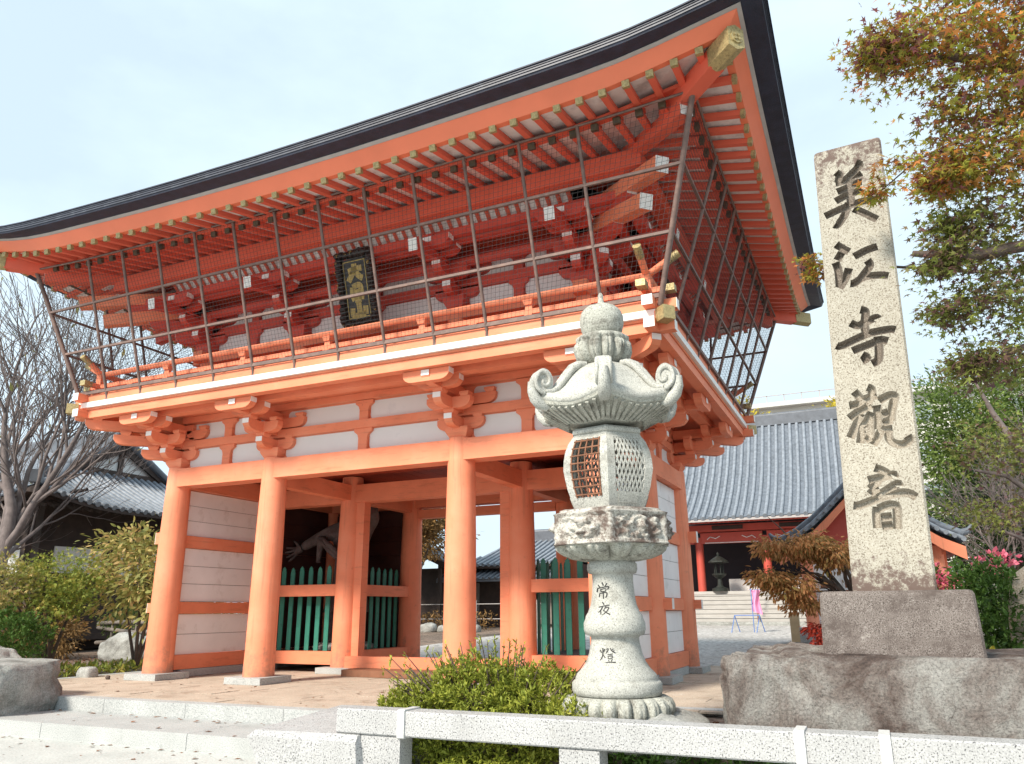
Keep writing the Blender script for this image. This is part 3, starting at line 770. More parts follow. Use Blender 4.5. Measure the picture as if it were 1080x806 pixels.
# ---- roof covering: swept hips below, a gabled ridge above
prof = [(2.983, 7.264), (2.6, 7.38), (2.0, 7.62), (1.3, 7.92), (.5, 8.28), (-.4, 8.72)]
rf = ring(prof, lambda d_, o: interp(LIFT, d_ * max(.2, o + .9) / 3.5 if o < 2.5 else d_) * max(0, (o + .4) / 3.45) ** 1.5, close=False).build('roof', 'copper_roof', gate)
mb = MB(); us = [(0.5, 8.55), (.9, 8.82), (1.3, 9.12), (1.8, 9.55), (HY, 9.85)]
for sg in (-1, 1):
    yy = lambda y: y if sg < 0 else 2 * HY - y
    mb.grid([[(x, yy(y), z) for y, z in us] for x in (-4.5, 4.5)], 0, False)
    mb.grid([[(x, yy(y), z - .14) for y, z in us] for x in (-4.5, 4.5)], 0, False)
    for x in (-4.5, 4.5): mb.grid([[(x, yy(y), z - d_) for y, z in us] for d_ in (0, .14)], 0, False)
mb.bb(-4.3, 4.3, HY - .2, HY + .2, 9.75, 10.15)
mb.build('ridge_roof', 'copper_roof', gate)
for sx in (-1, 1):
    mb = MB(); mb.prism([(y, z - .16) for y, z in us] + [(2 * HY - y, z - .16) for y, z in us[::-1][1:]], (sx * 3.95, 0, 0), (0, 1, 0), (0, 0, 1), (sx * .08, 0, 0)); mb.build('gable', 'plaster', gate)

# ---- bird-proof cage between balcony and eaves
B0, B1, ZB0, ZB1 = 1.275, 2.0, 4.80, 7.03
def cg(s, t_, f, h): o = B0 + (B1 - B0) * f; return P(s, t_, o, ZB0 + (ZB1 - ZB0) * f)
for s in range(4):
    h = SIDES[s][3]
    if s % 2 == 0: ts = [-4.60 + .8275 * k for k in range(12)]
    else: ts = [-2.75 + .785 * k for k in range(8)]
    for t in ts:
        mb = MB(); mb.tube([cg(s, t, -.065, h), cg(s, t, .98 + lift(h + 2.6 - abs(t)) * .25, h)], .025, 8); a = cg(s, t, -.055, h); mb.box(a, (.05, .05, .09), 0)
        mb.build('cage_post', 'iron', gate)
    for f in (.012, .335, .675):
        o = B0 + (B1 - B0) * f; mb = MB(); a, b = cg(s, -h - o + .02, f, h), cg(s, h + o - .02, f, h)
        mb.beam(a, b, .038, .038 if f > .1 else .055, 0); mb.build('cage_bar', 'iron', gate)
    mb = MB(); pts = []
    for k in range(33):
        u = -1 + k / 16; pts.append(P(s, u * (h + B1 - .01), B1, ZB1 + lift((1 - abs(u)) * (h + 2.6), B1) * .30 - .02))
    mb.tube(pts, .018, 6); mb.build('cage_bar', 'iron', gate)
    mb = MB(); pitch_ = .062; L0 = h + B0
    n_ = int(2 * L0 / pitch_)
    def wire(p, q, r=.0022):
        p, q = Vector(p), Vector(q); d = (q - p).normalized(); a = d.cross(Vector((.3, .5, .8))).normalized(); b = d.cross(a)
        vs = [e + (a * cos(x) + b * sin(x)) * r for e in (p, q) for x in (0, 2.094, 4.189)]
        mb.add(vs, [(0, 1, 4, 3), (1, 2, 5, 4), (2, 0, 3, 5)])
    for i in range(n_ + 1):
        u = -1 + 2 * i / n_; wire(cg(s, u * (h + B0), .012, h), cg(s, u * (h + B1), .99, h))
    m_ = int(2.35 / pitch_)
    for j in range(1, m_):
        f = j / m_; o = B0 + (B1 - B0) * f; wire(cg(s, -h - o, f, h), cg(s, h + o, f, h))
    mb.build('bird_net', 'wire', gate, fix=False)
for sx in (-1, 1):
    for sy in (-1, 1):
        mb = MB(); mb.tube([(sx * (HX + B0 - .02), HY + sy * (HY + B0 - .02), 4.70), (sx * (HX + B1), HY + sy * (HY + B1), 7.11)], .038, 8); mb.build('cage_post', 'iron', gate)
# ------------------------------------------------------------------ green picket fences in the gate bays
def picket_fence(label, p0, p1, nrm):
    f = thing('picket_fence', ((p0[0] + p1[0]) / 2, (p0[1] + p1[1]) / 2, 0), label, 'fence', 'green picket fences in the gate')
    a, b = Vector((p0[0], p0[1], 0)), Vector((p1[0], p1[1], 0)); L = (b - a).length; d = (b - a).normalized(); n = Vector((nrm[0], nrm[1], 0))
    k = int(L / .2)
    for i in range(k):
        t = (i + .5) * L / k; mb = MB(); w = .05
        h = 1.93 + .012 * sin(i * 2.3)
        poly = [(-w, .366), (w, .366), (w, h - .10), (w * .72, h - .06), (w * .9, h - .05), (0, h), (-w * .9, h - .05), (-w * .72, h - .06), (-w, h - .10)]
        mb.prism(poly, a + d * t + n * .0, d, (0, 0, 1), -n * .022, 0); mb.build('picket', 'green_paint', f)
picket_fence('green picket fence filling the front of the left guardian niche', (-3.79, HY + .135), (-2.02, HY + .135), (0, -1))
picket_fence('green picket fence half hidden behind the stone lantern', (2.02, HY + .135), (3.79, HY + .135), (0, -1))
picket_fence('green picket fence along the left wall of the passage', (-1.94, HY + .24), (-1.94, 2 * HY - .22), (1, 0))
picket_fence('green picket fence along the right wall of the passage', (1.94, HY + .24), (1.94, 2 * HY - .22), (-1, 0))

# ------------------------------------------------------------------ guardian statue in the left niche
def skin_figure(name, joints, bones, radii, m, parent, sub=2):
    me = bpy.data.meshes.new(name); off = parent.location if parent else Vector((0, 0, 0))
    me.from_pydata([tuple(Vector(j) - off) for j in joints], bones, []); me.update()
    o = bpy.data.objects.new(name, me); COL.objects.link(o); o.parent = parent
    sk = o.modifiers.new('skin', 'SKIN'); sk.use_smooth_shade = True
    for i, r in enumerate(radii): me.skin_vertices[0].data[i].radius = (r, r)
    me.skin_vertices[0].data[0].use_root = True
    sb = o.modifiers.new('sub', 'SUBSURF'); sb.levels = sub; sb.render_levels = sub
    dg = bpy.context.evaluated_depsgraph_get(); m2 = bpy.data.meshes.new_from_object(o.evaluated_get(dg))
    o.modifiers.clear(); o.data = m2; m2.materials.clear(); m2.materials.append(MATS[m])
    for p in m2.polygons: p.use_smooth = True
    return o
sx0, sy0, sz0 = -2.62, 3.35, .36
st = thing('guardian_statue', (sx0, sy0, sz0), 'weathered grey guardian statue raising one open hand in the dark niche', 'statue')
J = [(0, 0, 1.34), (0, 0, 1.74), (0, .0, 2.20), (0, 0, 2.46), (0, -.03, 2.68), (0, -.05, 2.86),
     (-.36, 0, 2.36), (-.62, -.14, 2.24), (-.88, -.30, 2.06), (-.97, -.36, 1.99),
     (.38, 0, 2.34), (.62, -.04, 2.56), (.54, -.10, 2.93), (.52, -.12, 3.02),
     (-.20, 0, 1.2), (-.30, -.12, .68), (-.34, -.02, .14), (-.36, -.22, .07),
     (.20, 0, 1.2), (.30, -.10, .68), (.34, .02, .14), (.38, -.20, .07)]
Bn = [(0, 1), (1, 2), (2, 3), (3, 4), (4, 5), (2, 6), (6, 7), (7, 8), (8, 9), (2, 10), (10, 11), (11, 12), (12, 13), (0, 14), (14, 15), (15, 16), (16, 17), (0, 18), (18, 19), (19, 20), (20, 21)]
Rd = [.27, .25, .33, .13, .17, .13, .20, .135, .11, .085, .17, .12, .10, .09, .19, .14, .11, .09, .19, .14, .11, .09]
skin_figure('body', [(sx0 + x, sy0 + y, sz0 + z) for x, y, z in J], Bn, Rd, 'statue_stone', st)
for hx, hy, hz, dx, dz in ((-1.0, -.38, 1.97, -.75, -.35), (.52, -.12, 3.04, .1, 1)):
    mb = MB(); c = Vector((sx0 + hx, sy0 + hy, sz0 + hz)); d = Vector((dx, -.25, dz)).normalized(); s_ = Vector((0, -1, 0)).cross(d).normalized()
    mb.tube([c - d * .05, c + d * .03, c + d * .11], [.07, .085, .075], 10)
    for k in range(4):
        a = -.5 + k * .34; f = (d + s_ * a).normalized(); b = c + d * .09 + s_ * (a * .13)
        mb.tube([b, b + f * .09, b + f * .16 + Vector((0, -.02, 0)), b + f * .20 + Vector((0, -.05, 0))], [.028, .027, .024, .014], 8)
    f = (d * .5 + s_ * -1).normalized(); mb.tube([c + s_ * -.05, c + s_ * -.10 + f * .05, c + s_ * -.1 + f * .13], [.032, .03, .016], 8)
    mb.build('hand', 'statue_stone', st)
mb = MB()                                             # pleated skirt and sash
P_ = []
for j in range(9):
    z = 1.42 - .72 * j / 8; row = []
    for i in range(60):
        a = 2 * pi * i / 60; r = (.29 + .20 * j / 8) * (1 + .06 * sin(a * 11 + j * .4)); row.append((sx0 + r * cos(a), sy0 + r * .8 * sin(a), sz0 + z))
    P_.append(row)
mb.grid(P_, 0, True, True); mb.build('skirt', 'statue_stone', st)
mb = MB()                                             # scarf looped over shoulders and arm
for off in (-.05, 0, .05):
    mb.tube([(sx0 - .62, sy0 - .22, sz0 + 1.75 + off), (sx0 - .50 + off, sy0 - .30, sz0 + 2.18), (sx0 - .22, sy0 - .38 - abs(off), sz0 + 1.98 + off), (sx0 + .1, sy0 - .38, sz0 + 1.72 + off), (sx0 + .42, sy0 - .2, sz0 + 1.9 + off), (sx0 + .5, sy0 + .05, sz0 + 2.5 + off)], [.05, .06, .055, .055, .05, .03], 8)
mb.build('scarf', 'statue_stone', st)
mb = MB(); mb.lathe([(.17, 2.80), (.185, 2.90), (.14, 3.02), (.06, 3.06), (.07, 3.08), (.03, 3.10)], (sx0, sy0 - .03, sz0), 20); mb.build('topknot', 'statue_stone', st)
mb = MB()
for sx in (-1, 1):
    mb.lathe([(.0, -.03), (.03, -.015), (.03, .015), (0, .03)], (sx0 + sx * .06, sy0 - .205, sz0 + 2.74), 8); mb.lathe([(.0, -.05), (.04, -.02), (.04, .03), (0, .05)], (sx0 + sx * .185, sy0 - .03, sz0 + 2.72), 8)
mb.tube([(sx0, sy0 - .19, sz0 + 2.75), (sx0, sy0 - .24, sz0 + 2.68), (sx0, sy0 - .2, sz0 + 2.66)], [.02, .035, .03], 8); mb.tube([(sx0 - .07, sy0 - .19, sz0 + 2.60), (sx0, sy0 - .215, sz0 + 2.615), (sx0 + .07, sy0 - .19, sz0 + 2.60)], .018, 6)
mb.build('face', 'statue_stone', st)
mb = MB(); mb.lathe([(.62, 0), (.66, .05), (.55, .09), (.5, .12)], (sx0, sy0, .362), 20); mb.build('base', 'grey_rock', st)

# ------------------------------------------------------------------ name plaque under the eaves
px0, pz0 = .16, 6.12
pq = thing('name_plaque', (px0, -.62, pz0), 'black lacquered name plaque with gold characters hanging tilted above the balcony', 'plaque')
tilt = radians(17); ux = Vector((1, 0, 0)); uz = Vector((0, -sin(tilt), cos(tilt))); un = Vector((0, -cos(tilt), -sin(tilt))); pc = Vector((px0, -.62, pz0))
mb = MB(); mb.prism([(-.24, -.50), (.24, -.50), (.24, .50), (-.24, .50)], pc, ux, uz, -un * .05); mb.build('board', 'black_lacquer', pq)
mb = MB(); rr = random.Random(4)
pts = []
for k in range(72):                                       # carved cloud-scroll frame
    u = k / 72 * 4; e = int(u); t = u - e; a, b = [((-.3, -.56), (.3, -.56)), ((.3, -.56), (.3, .58)), ((.3, .58), (-.3, .58)), ((-.3, .58), (-.3, -.56))][e]
    x = a[0] + (b[0] - a[0]) * t; y = a[1] + (b[1] - a[1]) * t
    wob = .035 * sin(k * 1.9)
    q = pc + ux * (x * (1 + wob)) + uz * (y * (1 + wob * .5)) + un * rr.uniform(0, .05); r = rr.uniform(.05, .085)
    mb.tube([q - un * .05, q - un * .01, q + un * r * .6, q + un * r * .8], [r, r, r * .6, r * .1], 7)
mb.build('carved_frame', 'black_lacquer', pq)
mb = MB()
for x0, x1, y0, y1 in ((-.215, -.20, -.47, .47), (.20, .215, -.47, .47), (-.2, .2, .455, .47), (-.2, .2, -.47, -.455)):
    mb.prism([(x0, y0), (x1, y0), (x1, y1), (x0, y1)], pc + un * .008, ux, uz, -un * .006)
for k in range(34):
    a = rr.uniform(0, 2 * pi); q = pc + ux * (.32 * (1 if rr.random() < .5 else -1) if k % 2 else rr.uniform(-.3, .3)) + uz * (rr.uniform(-.55, .55) if k % 2 else (.60 if rr.random() < .5 else -.58)) + un * .075
    mb.tube([q, q + ux * .03 * cos(a) + uz * .03 * sin(a), q + ux * .03 * cos(a + 1) + uz * .05 * sin(a + 1)], .007, 5)
mb.build('gilt_trim', 'gold_leaf', pq)
def strokes_sheet(mb, st, fn, m=0):
    Pn, L, R_ = brush_poly(st); n = len(L)
    for k in range(n - 1): mb.add([fn(*L[k]), fn(*R_[k]), fn(*R_[k + 1]), fn(*L[k + 1])], [(0, 1, 2, 3)], m)
mb = MB()
for y0, ss in ((.26, [[(-.13, .04, .02), (.02, .07, .04), (.14, .07, .02)], [(.0, .16, .03), (-.02, .05, .045), (-.14, -.12, .012)], [(0, .04, .02), (.08, -.06, .045), (.14, -.10, .02)]]),
               (-.06, [[(-.08, .10, .03), (-.09, -.02, .04), (-.06, -.12, .03)], [(-.08, .10, .02), (.06, .12, .04), (.08, 0, .04), (.07, -.12, .03)], [(-.07, 0, .02), (.06, .01, .025)], [(-.06, -.11, .02), (.07, -.11, .03)]]),
               (-.34, [[(0, .13, .03), (.01, 0, .045), (0, -.08, .03)], [(-.12, .04, .03), (-.12, -.08, .04), (0, -.09, .035), (.12, -.08, .03)], [(.13, .05, .035), (.12, -.09, .03)]])):
    for s_ in ss: strokes_sheet(mb, [(a_, b_, w_ * .62) for a_, b_, w_ in s_], lambda x, y: pc + un * .006 + ux * x + uz * (y + y0))
mb.build('gold_characters', 'gold_leaf', pq)
mb = MB(); mb.beam(pc + uz * .52 - un * .03, Vector((px0, -.1, 6.70)), .05, .05); mb.beam(pc - uz * .5 - un * .03, Vector((px0, .0, 5.75)), .05, .05); mb.build('bracket_iron', 'iron', pq)

# ------------------------------------------------------------------ stone lantern
LX, LY = 5.10, -3.21
lan = thing('stone_lantern', (LX, LY, -.06), 'tall pale stone lantern with curled roof corners and lotus pedestal before the gate', 'stone lantern')
ca = atan2(-10.18 - LY, 7.28 - LX)                        # one corner of the hexagon faces the street
lc = (LX, LY, 0)
rock('base_rock', (LX + .05, LY, .06), (1.5, 1.25, .34), 'grey_rock', 5, .7, .08, parent=lan)
def petal_ring(prof, n, amp, m, name, seg=None, sharp=.5):
    mb = MB(); seg = seg or n * 10; P_ = []
    for r, z, k in prof:
        row = []
        for i in range(seg):
            a = 2 * pi * i / seg; w = min(1, abs(cos(a * n / 2)) * 1.05) * (1 - .35 * max(0, 1 - abs((a * n / (2 * pi) + .5) % 1 - .5) / .10)); row.append((LX + r * (1 + amp * k * (w ** sharp - .75)) * cos(a), LY + r * (1 + amp * k * (w ** sharp - .75)) * sin(a), z))
        P_.append(row)
    mb.grid(P_, 0, True, True); mb.add(P_[0], [tuple(range(seg))], 0); mb.add(P_[-1], [tuple(range(seg))], 0)
    return mb.build(name, m, lan)
petal_ring([(.40, .17, .2), (.45, .19, 1), (.475, .235, 1), (.475, .285, 1), (.455, .33, .9), (.42, .352, .5), (.30, .36, 0)], 22, .16, 'lantern_stone', 'petal_base')
mb = MB(); mb.lathe([(.34, .355), (.385, .362), (.392, .40), (.392, .455), (.375, .475), (.36, .48), (.362, .495), (.345, .53), (.30, .575), (.262, .63), (.235, .70), (.215, .79), (.212, .83), (.222, .845), (.262, .86), (.274, .90), (.274, .955), (.258, .995), (.252, 1.02), (.232, 1.05), (.206, 1.12), (.190, 1.22), (.184, 1.34), (.186, 1.395), (.216, 1.405), (.228, 1.44), (.226, 1.49), (.20, 1.52)], lc, 72)
shaft = mb.build('shaft', 'lantern_plain', lan)
prof_ = [(.36, .48), (.345, .53), (.30, .575), (.262, .63), (.235, .70), (.215, .79), (.212, .83), (.274, .9), (.252, 1.02), (.232, 1.05), (.206, 1.12), (.19, 1.22), (.184, 1.34), (.186, 1.395)]
def rad_at(z): return interp([(z_, r) for r, z_ in prof_], z)
vdir = Vector((7.28 - LX, -10.18 - LY, 0)).normalized(); vr = Vector((-vdir.y, vdir.x, 0))      # towards the street, and to its right
LCH = [((600, 570), .1862, [
    [(186, 232, 6), (192, 252, 7)], [(163, 247, 5), (174, 262, 6)], [(212, 238, 7), (200, 256, 4)], [(160, 266, 6), (156, 288, 7)], [(160, 267, 5), (190, 261, 5), (222, 258, 7), (214, 274, 4)],
    [(176, 272, 5), (178, 287, 5)], [(176, 273, 4), (205, 269, 5), (202, 285, 5)], [(178, 286, 4), (203, 283, 4)], [(170, 296, 5), (168, 316, 6)], [(169, 297, 4), (208, 291, 6), (207, 314, 7), (199, 318, 3)], [(190, 286, 6), (190, 326, 6)],
    [(184, 344, 6), (191, 360, 7)], [(162, 374, 5), (190, 367, 5), (222, 362, 7)], [(184, 371, 6), (175, 388, 6), (160, 403, 3)], [(174, 386, 5), (173, 416, 6)], [(203, 367, 6), (196, 380, 5), (184, 396, 3)], [(195, 378, 4), (217, 375, 6), (205, 398, 6), (180, 419, 3)], [(190, 390, 4), (203, 404, 6), (224, 416, 8)],
    [(163, 614, 5), (168, 630, 6)], [(187, 609, 6), (180, 626, 4)], [(177, 604, 6), (175, 640, 6), (168, 660, 5), (158, 672, 3)], [(177, 640, 4), (188, 657, 6)], [(193, 611, 4), (206, 608, 5), (200, 622, 5), (191, 634, 3)], [(196, 619, 3), (203, 625, 4)], [(216, 604, 5), (224, 618, 6), (243, 630, 6)], [(233, 607, 5), (224, 615, 3)], [(238, 616, 4), (231, 621, 3)],
    [(200, 640, 4), (228, 635, 5)], [(203, 648, 4), (205, 662, 5)], [(203, 649, 4), (226, 645, 5), (222, 660, 5)], [(205, 661, 4), (222, 659, 4)], [(204, 667, 4), (208, 676, 5)], [(226, 663, 5), (219, 675, 4)], [(190, 683, 5), (215, 680, 5), (243, 681, 7)]])]
zmap = [(-728, .39), (-712, .52), (-690, .69), (-668, .87), (-645, 1.05), (-600, 1.43), (-590, 1.51)]
mb = MB()
for (ox_, oy_), k_, ss in LCH:
    def pt(x, y):
        px, py = ox_ + x * k_, oy_ + y * k_; z = interp(zmap, -py); u = (px - 645.5) * .0085; r = rad_at(z)
        a = max(-.95, min(.95, u / r)); th = math.asin(a); q = Vector((LX, LY, z)) + (vdir * cos(th) + vr * sin(th)) * (r + .003); return q
    for a_, b_ in ((0, 11), (11, 18), (18, len(ss))):       # one object per character
        mb = MB()
        for s_ in ss[a_:b_]: strokes_sheet(mb, [(x, y, w * 1.05) for x, y, w in s_], pt)
        mb.build('inscription', 'ink', shaft)
petal_ring([(.20, 1.512, 0), (.25, 1.520, .5), (.35, 1.548, 1.1), (.43, 1.592, 1.2), (.475, 1.635, 1), (.485, 1.655, .8), (.50, 1.660, 0), (.52, 1.668, 0)], 12, .30, 'lantern_stone', 'lotus_cup', 240, .55)
def hexpt(a, R): 
    """radius of a hexagon (corner radius R, one corner at ca) in direction a"""
    w = (a - ca) % (pi / 3) - pi / 6; return R * cos(pi / 6) / cos(w)
mb = MB(); P_ = []
def relief(i, N, j, M):
    f = i / N * 6; u = f % 1 - .5; k = int(f) % 6; v = j / M - .5
    e = max(0, 1 - (2.25 * abs(u)) ** 6) * max(0, 1 - (2.35 * abs(v)) ** 6)
    w = Vector((u * 5 + k * 3.1, v * 2.6, k * 1.7)); n_ = noise.fractal(w * 1.5, 1, 2.1, 4)
    blob = max(0, .5 - hypot((u - .12) * 1.15, v * .8) * 1.35) * (1.0 if k % 2 else .75)
    return e * (.012 + .075 * max(-.2, n_) + .11 * blob) - .022 * (e > 0)
N_, M_ = 240, 28
zz = [1.668, 1.672] + [1.69 + .27 * j / M_ for j in range(M_ + 1)] + [1.985, 2.0]
for jj, z in enumerate(zz):
    row = []
    for i in range(N_):
        a = ca + 2 * pi * i / N_; R = .575 if 1 < jj < M_ + 2 else (.59 if jj in (1, M_ + 2) else .52)
        r = hexpt(a, R) + (relief(i, N_, jj - 2, M_) if 1 < jj < M_ + 3 else 0); row.append((LX + r * cos(a), LY + r * sin(a), z))
    P_.append(row)
mb.grid(P_, 0, True, True); mb.add(P_[-1], [tuple(range(N_))], 0); mb.add(P_[0], [tuple(range(N_))], 0)
mb.lathe([(.52, 2.0), (.46, 2.018), (.36, 2.03)], lc, 6, 0, ca, False)
mb.build('carved_platform', 'lantern_worn', lan)
# firebox: hollow hexagonal barrel with latticed windows
FB = [(2.03, .365), (2.10, .395), (2.22, .440), (2.38, .472), (2.52, .460), (2.64, .408), (2.72, .345)]
fr = lambda z: interp(FB, z)
fire = MB()
def fpt(k, u, z, ins=0):
    """point on face k (between corners k and k+1), u in -1..1"""
    a0, a1 = ca + k * pi / 3, ca + (k + 1) * pi / 3; R = fr(z) - ins
    p, q = Vector((LX + R * cos(a0), LY + R * sin(a0), z)), Vector((LX + R * cos(a1), LY + R * sin(a1), z)); return p.lerp(q, (u + 1) / 2)
zs = [2.03 + .69 * j / 14 for j in range(15)]
for k in range(6):
    def plate(u0, u1, z0, z1, nz=8, ins0=0, ins1=.05):
        zq = [z0 + (z1 - z0) * j / nz for j in range(nz + 1)]
        A = [[fpt(k, u0, z, ins0) for z in zq], [fpt(k, u1, z, ins0) for z in zq], [fpt(k, u1, z, ins1) for z in zq], [fpt(k, u0, z, ins1) for z in zq]]
        fire.grid(A + [A[0]], 0, False)
        for e in (0, -1): fire.add([A[0][e], A[1][e], A[2][e], A[3][e]], [(0, 1, 2, 3)], 0)
    plate(-1, -.66, 2.03, 2.72); plate(.66, 1, 2.03, 2.72)
    plate(-.66, .66, 2.03, 2.16 if k != 5 else 2.12, 3); plate(-.66, .66, 2.66, 2.72, 2)
    if k != 5: plate(-.5, .5, 2.06, 2.14, 2, -.008, 0.01)
fire.lathe([(.35, 2.72), (.365, 2.73), (.365, 2.77), (.34, 2.80)], lc, 6, 0, ca, False)
fb = fire.build('firebox', 'lantern_plain', lan)
for k in range(6):
    mb = MB()
    if k == 5:                                              # iron grille in the left-hand window
        for i in range(5):
            u = -.62 + 1.24 * i / 4; mb.tube([fpt(k, u, 2.12 + .54 * j / 6, -.004) for j in range(7)], .0095, 5)
        for j in range(8):
            z = 2.14 + .50 * j / 7; mb.tube([fpt(k, -.66, z, -.008), fpt(k, .66, z, -.008)], .0085, 5)
        mb.build('iron_grille', 'rust_iron', fb)
    else:                                                   # pierced diamond lattice
        H = .50; n_ = 7
        def lat(u, v): return fpt(k, max(-.66, min(.66, u)), 2.16 + H * max(0, min(1, v)), .012)
        for fam in (-1, 1):
            for i in range(-n_, 2 * n_):
                pts = []
                for j in range(15):
                    v = j / 14; u = (i / n_ * 2 - 1 + fam * (v * 1.25)) * .66 - (.66 if fam > 0 else -.66) * .0
                    if -.665 <= u <= .665: pts.append(lat(u, v))
                if len(pts) > 1: mb.tube(pts, .0098, 4, 0, False)
        mb.build('lattice', 'lantern_plain', fb)
# roof
mb = MB(); NA = 180
RT = [(.17, 3.45), (.24, 3.435), (.33, 3.39), (.42, 3.315), (.50, 3.225), (.57, 3.16), (.64, 3.125), (.70, 3.11)]
def cornerness(a): w = abs((a - ca + pi / 6) % (pi / 3) - pi / 6) / (pi / 6); return (1 - w)
P_ = []
for r0, z in RT + [(.715, 3.10), (.718, 3.05), (.70, 3.035)]:
    row = []
    for i in range(NA):
        a = ca + 2 * pi * i / NA; c_ = cornerness(a); f = max(0, (r0 - .3) / .4)
        r = hexpt(a, r0 * .985); row.append((LX + r * cos(a), LY + r * sin(a), z + .085 * f * c_ ** 1.6))
    P_.append(row)
mb.grid(P_, 0, True, True); mb.add(P_[0], [tuple(range(NA))], 0)
P_ = []
for j, (r0, z) in enumerate([(.70, 3.035), (.69, 3.0), (.60, 2.95), (.50, 2.90), (.42, 2.865), (.36, 2.84), (.2, 2.835)]):
    row = []
    for i in range(NA):
        a = ca + 2 * pi * i / NA; c_ = cornerness(a); f = max(0, (r0 - .3) / .4)
        rib = 0
        r = hexpt(a, r0 * .985); row.append((LX + r * cos(a), LY + r * sin(a), z + .085 * f * c_ ** 1.6 - rib))
    P_.append(row)
mb.grid(P_, 1, False, True)
lr = mb.build('roof', ['lantern_plain', 'lantern_stone'], lan)
mb = MB()
for k in range(6):                                          # rafters under the stone eave, with squared ends
    a0, a1 = ca + k * pi / 3, ca + (k + 1) * pi / 3
    for i in range(9):
        u = (i + .5) / 9; c_ = abs(2 * u - 1); dzz = .085 * c_ ** 1.6
        p = Vector((cos(a0), sin(a0), 0)).lerp(Vector((cos(a1), sin(a1), 0)), u); up_l = dzz
        mb.beam(Vector((LX, LY, 2.985 + up_l)) + p * .665, Vector((LX, LY, 2.855 + up_l * .2)) + p * .40, .03, .05, 0)
mb.build('eave_rafters', 'lantern_stone', lr)
for k in range(6):
    a = ca + k * pi / 3; d = Vector((cos(a), sin(a), 0)); e = Vector((-sin(a), cos(a), 0)); mb = MB()
    for off, r_ in ((-.045, .028), (0, .04), (.045, .028)):
        mb.tube([Vector((LX, LY, z)) + d * r + e * off for r, z in ((.22, 3.43), (.28, 3.43), (.36, 3.39), (.44, 3.32), (.53, 3.225), (.60, 3.185), (.66, 3.18))], r_, 8)
    # curled scroll
    sc_ = [Vector((LX, LY, 0)) + d * (.672 + (.012 + .092 * t) * cos(-pi * .5 + (1 - t) * 4.2 * pi * .62) * 1.0) + Vector((0, 0, 3.27 + (.012 + .092 * t) * sin(-pi * .5 + (1 - t) * 4.2 * pi * .62))) for t in [j / 30 for j in range(31)]]
    for off in (-.058, .058): mb.tube([q + e * off for q in sc_], [.016 + .006 * j / 30 for j in range(31)], 7)
    mb.prism([(cos(j * pi / 12) * .094, sin(j * pi / 12) * .094) for j in range(24)], Vector((LX, LY, 3.27)) + d * .672 - e * .055, d, (0, 0, 1), e * .11, 0)
    mb.tube([Vector((LX, LY, 0)) + d * r + Vector((0, 0, z)) for r, z in ((.62, 3.03), (.69, 3.06), (.745, 3.12), (.775, 3.19), (.778, 3.27))], [.05, .06, .056, .05, .04], 8)
    mb.build('corner_scroll', 'lantern_plain', lr)
petal_ring([(.15, 3.44, 0), (.20, 3.46, 1), (.255, 3.53, 1), (.275, 3.60, 1), (.268, 3.66, 1), (.25, 3.69, .5), (.262, 3.70, .2), (.262, 3.735, .2), (.24, 3.75, 0), (.1, 3.755, 0)], 12, .26, 'lantern_stone', 'lotus_collar', 240, .6)
mb = MB(); mb.lathe([(.16, 3.75), (.185, 3.77), (.203, 3.82), (.219, 3.89), (.216, 3.95), (.196, 4.0), (.155, 4.035), (.09, 4.06), (.038, 4.075), (.028, 4.10), (.026, 4.15), (.015, 4.165)], lc, 40); mb.build('jewel', 'lantern_stone', lan)

ZW = [(-1, -1), (.5, .5), (1.0, .998), (1.51, 1.485), (1.67, 1.62), (1.97, 1.90), (2.03, 1.955), (2.72, 2.64), (2.80, 2.70), (2.835, 2.735), (3.05, 2.895), (3.10, 2.94), (3.27, 3.12), (3.44, 3.36), (3.76, 3.665), (4.03, 3.965), (4.2, 4.185)]
def settle(o):                                              # final heights of the courses
    for c in o.children:
        for v in c.data.vertices: v.co.z = interp(ZW, v.co.z - .06) + .06
        c.data.update(); settle(c)
settle(lan)

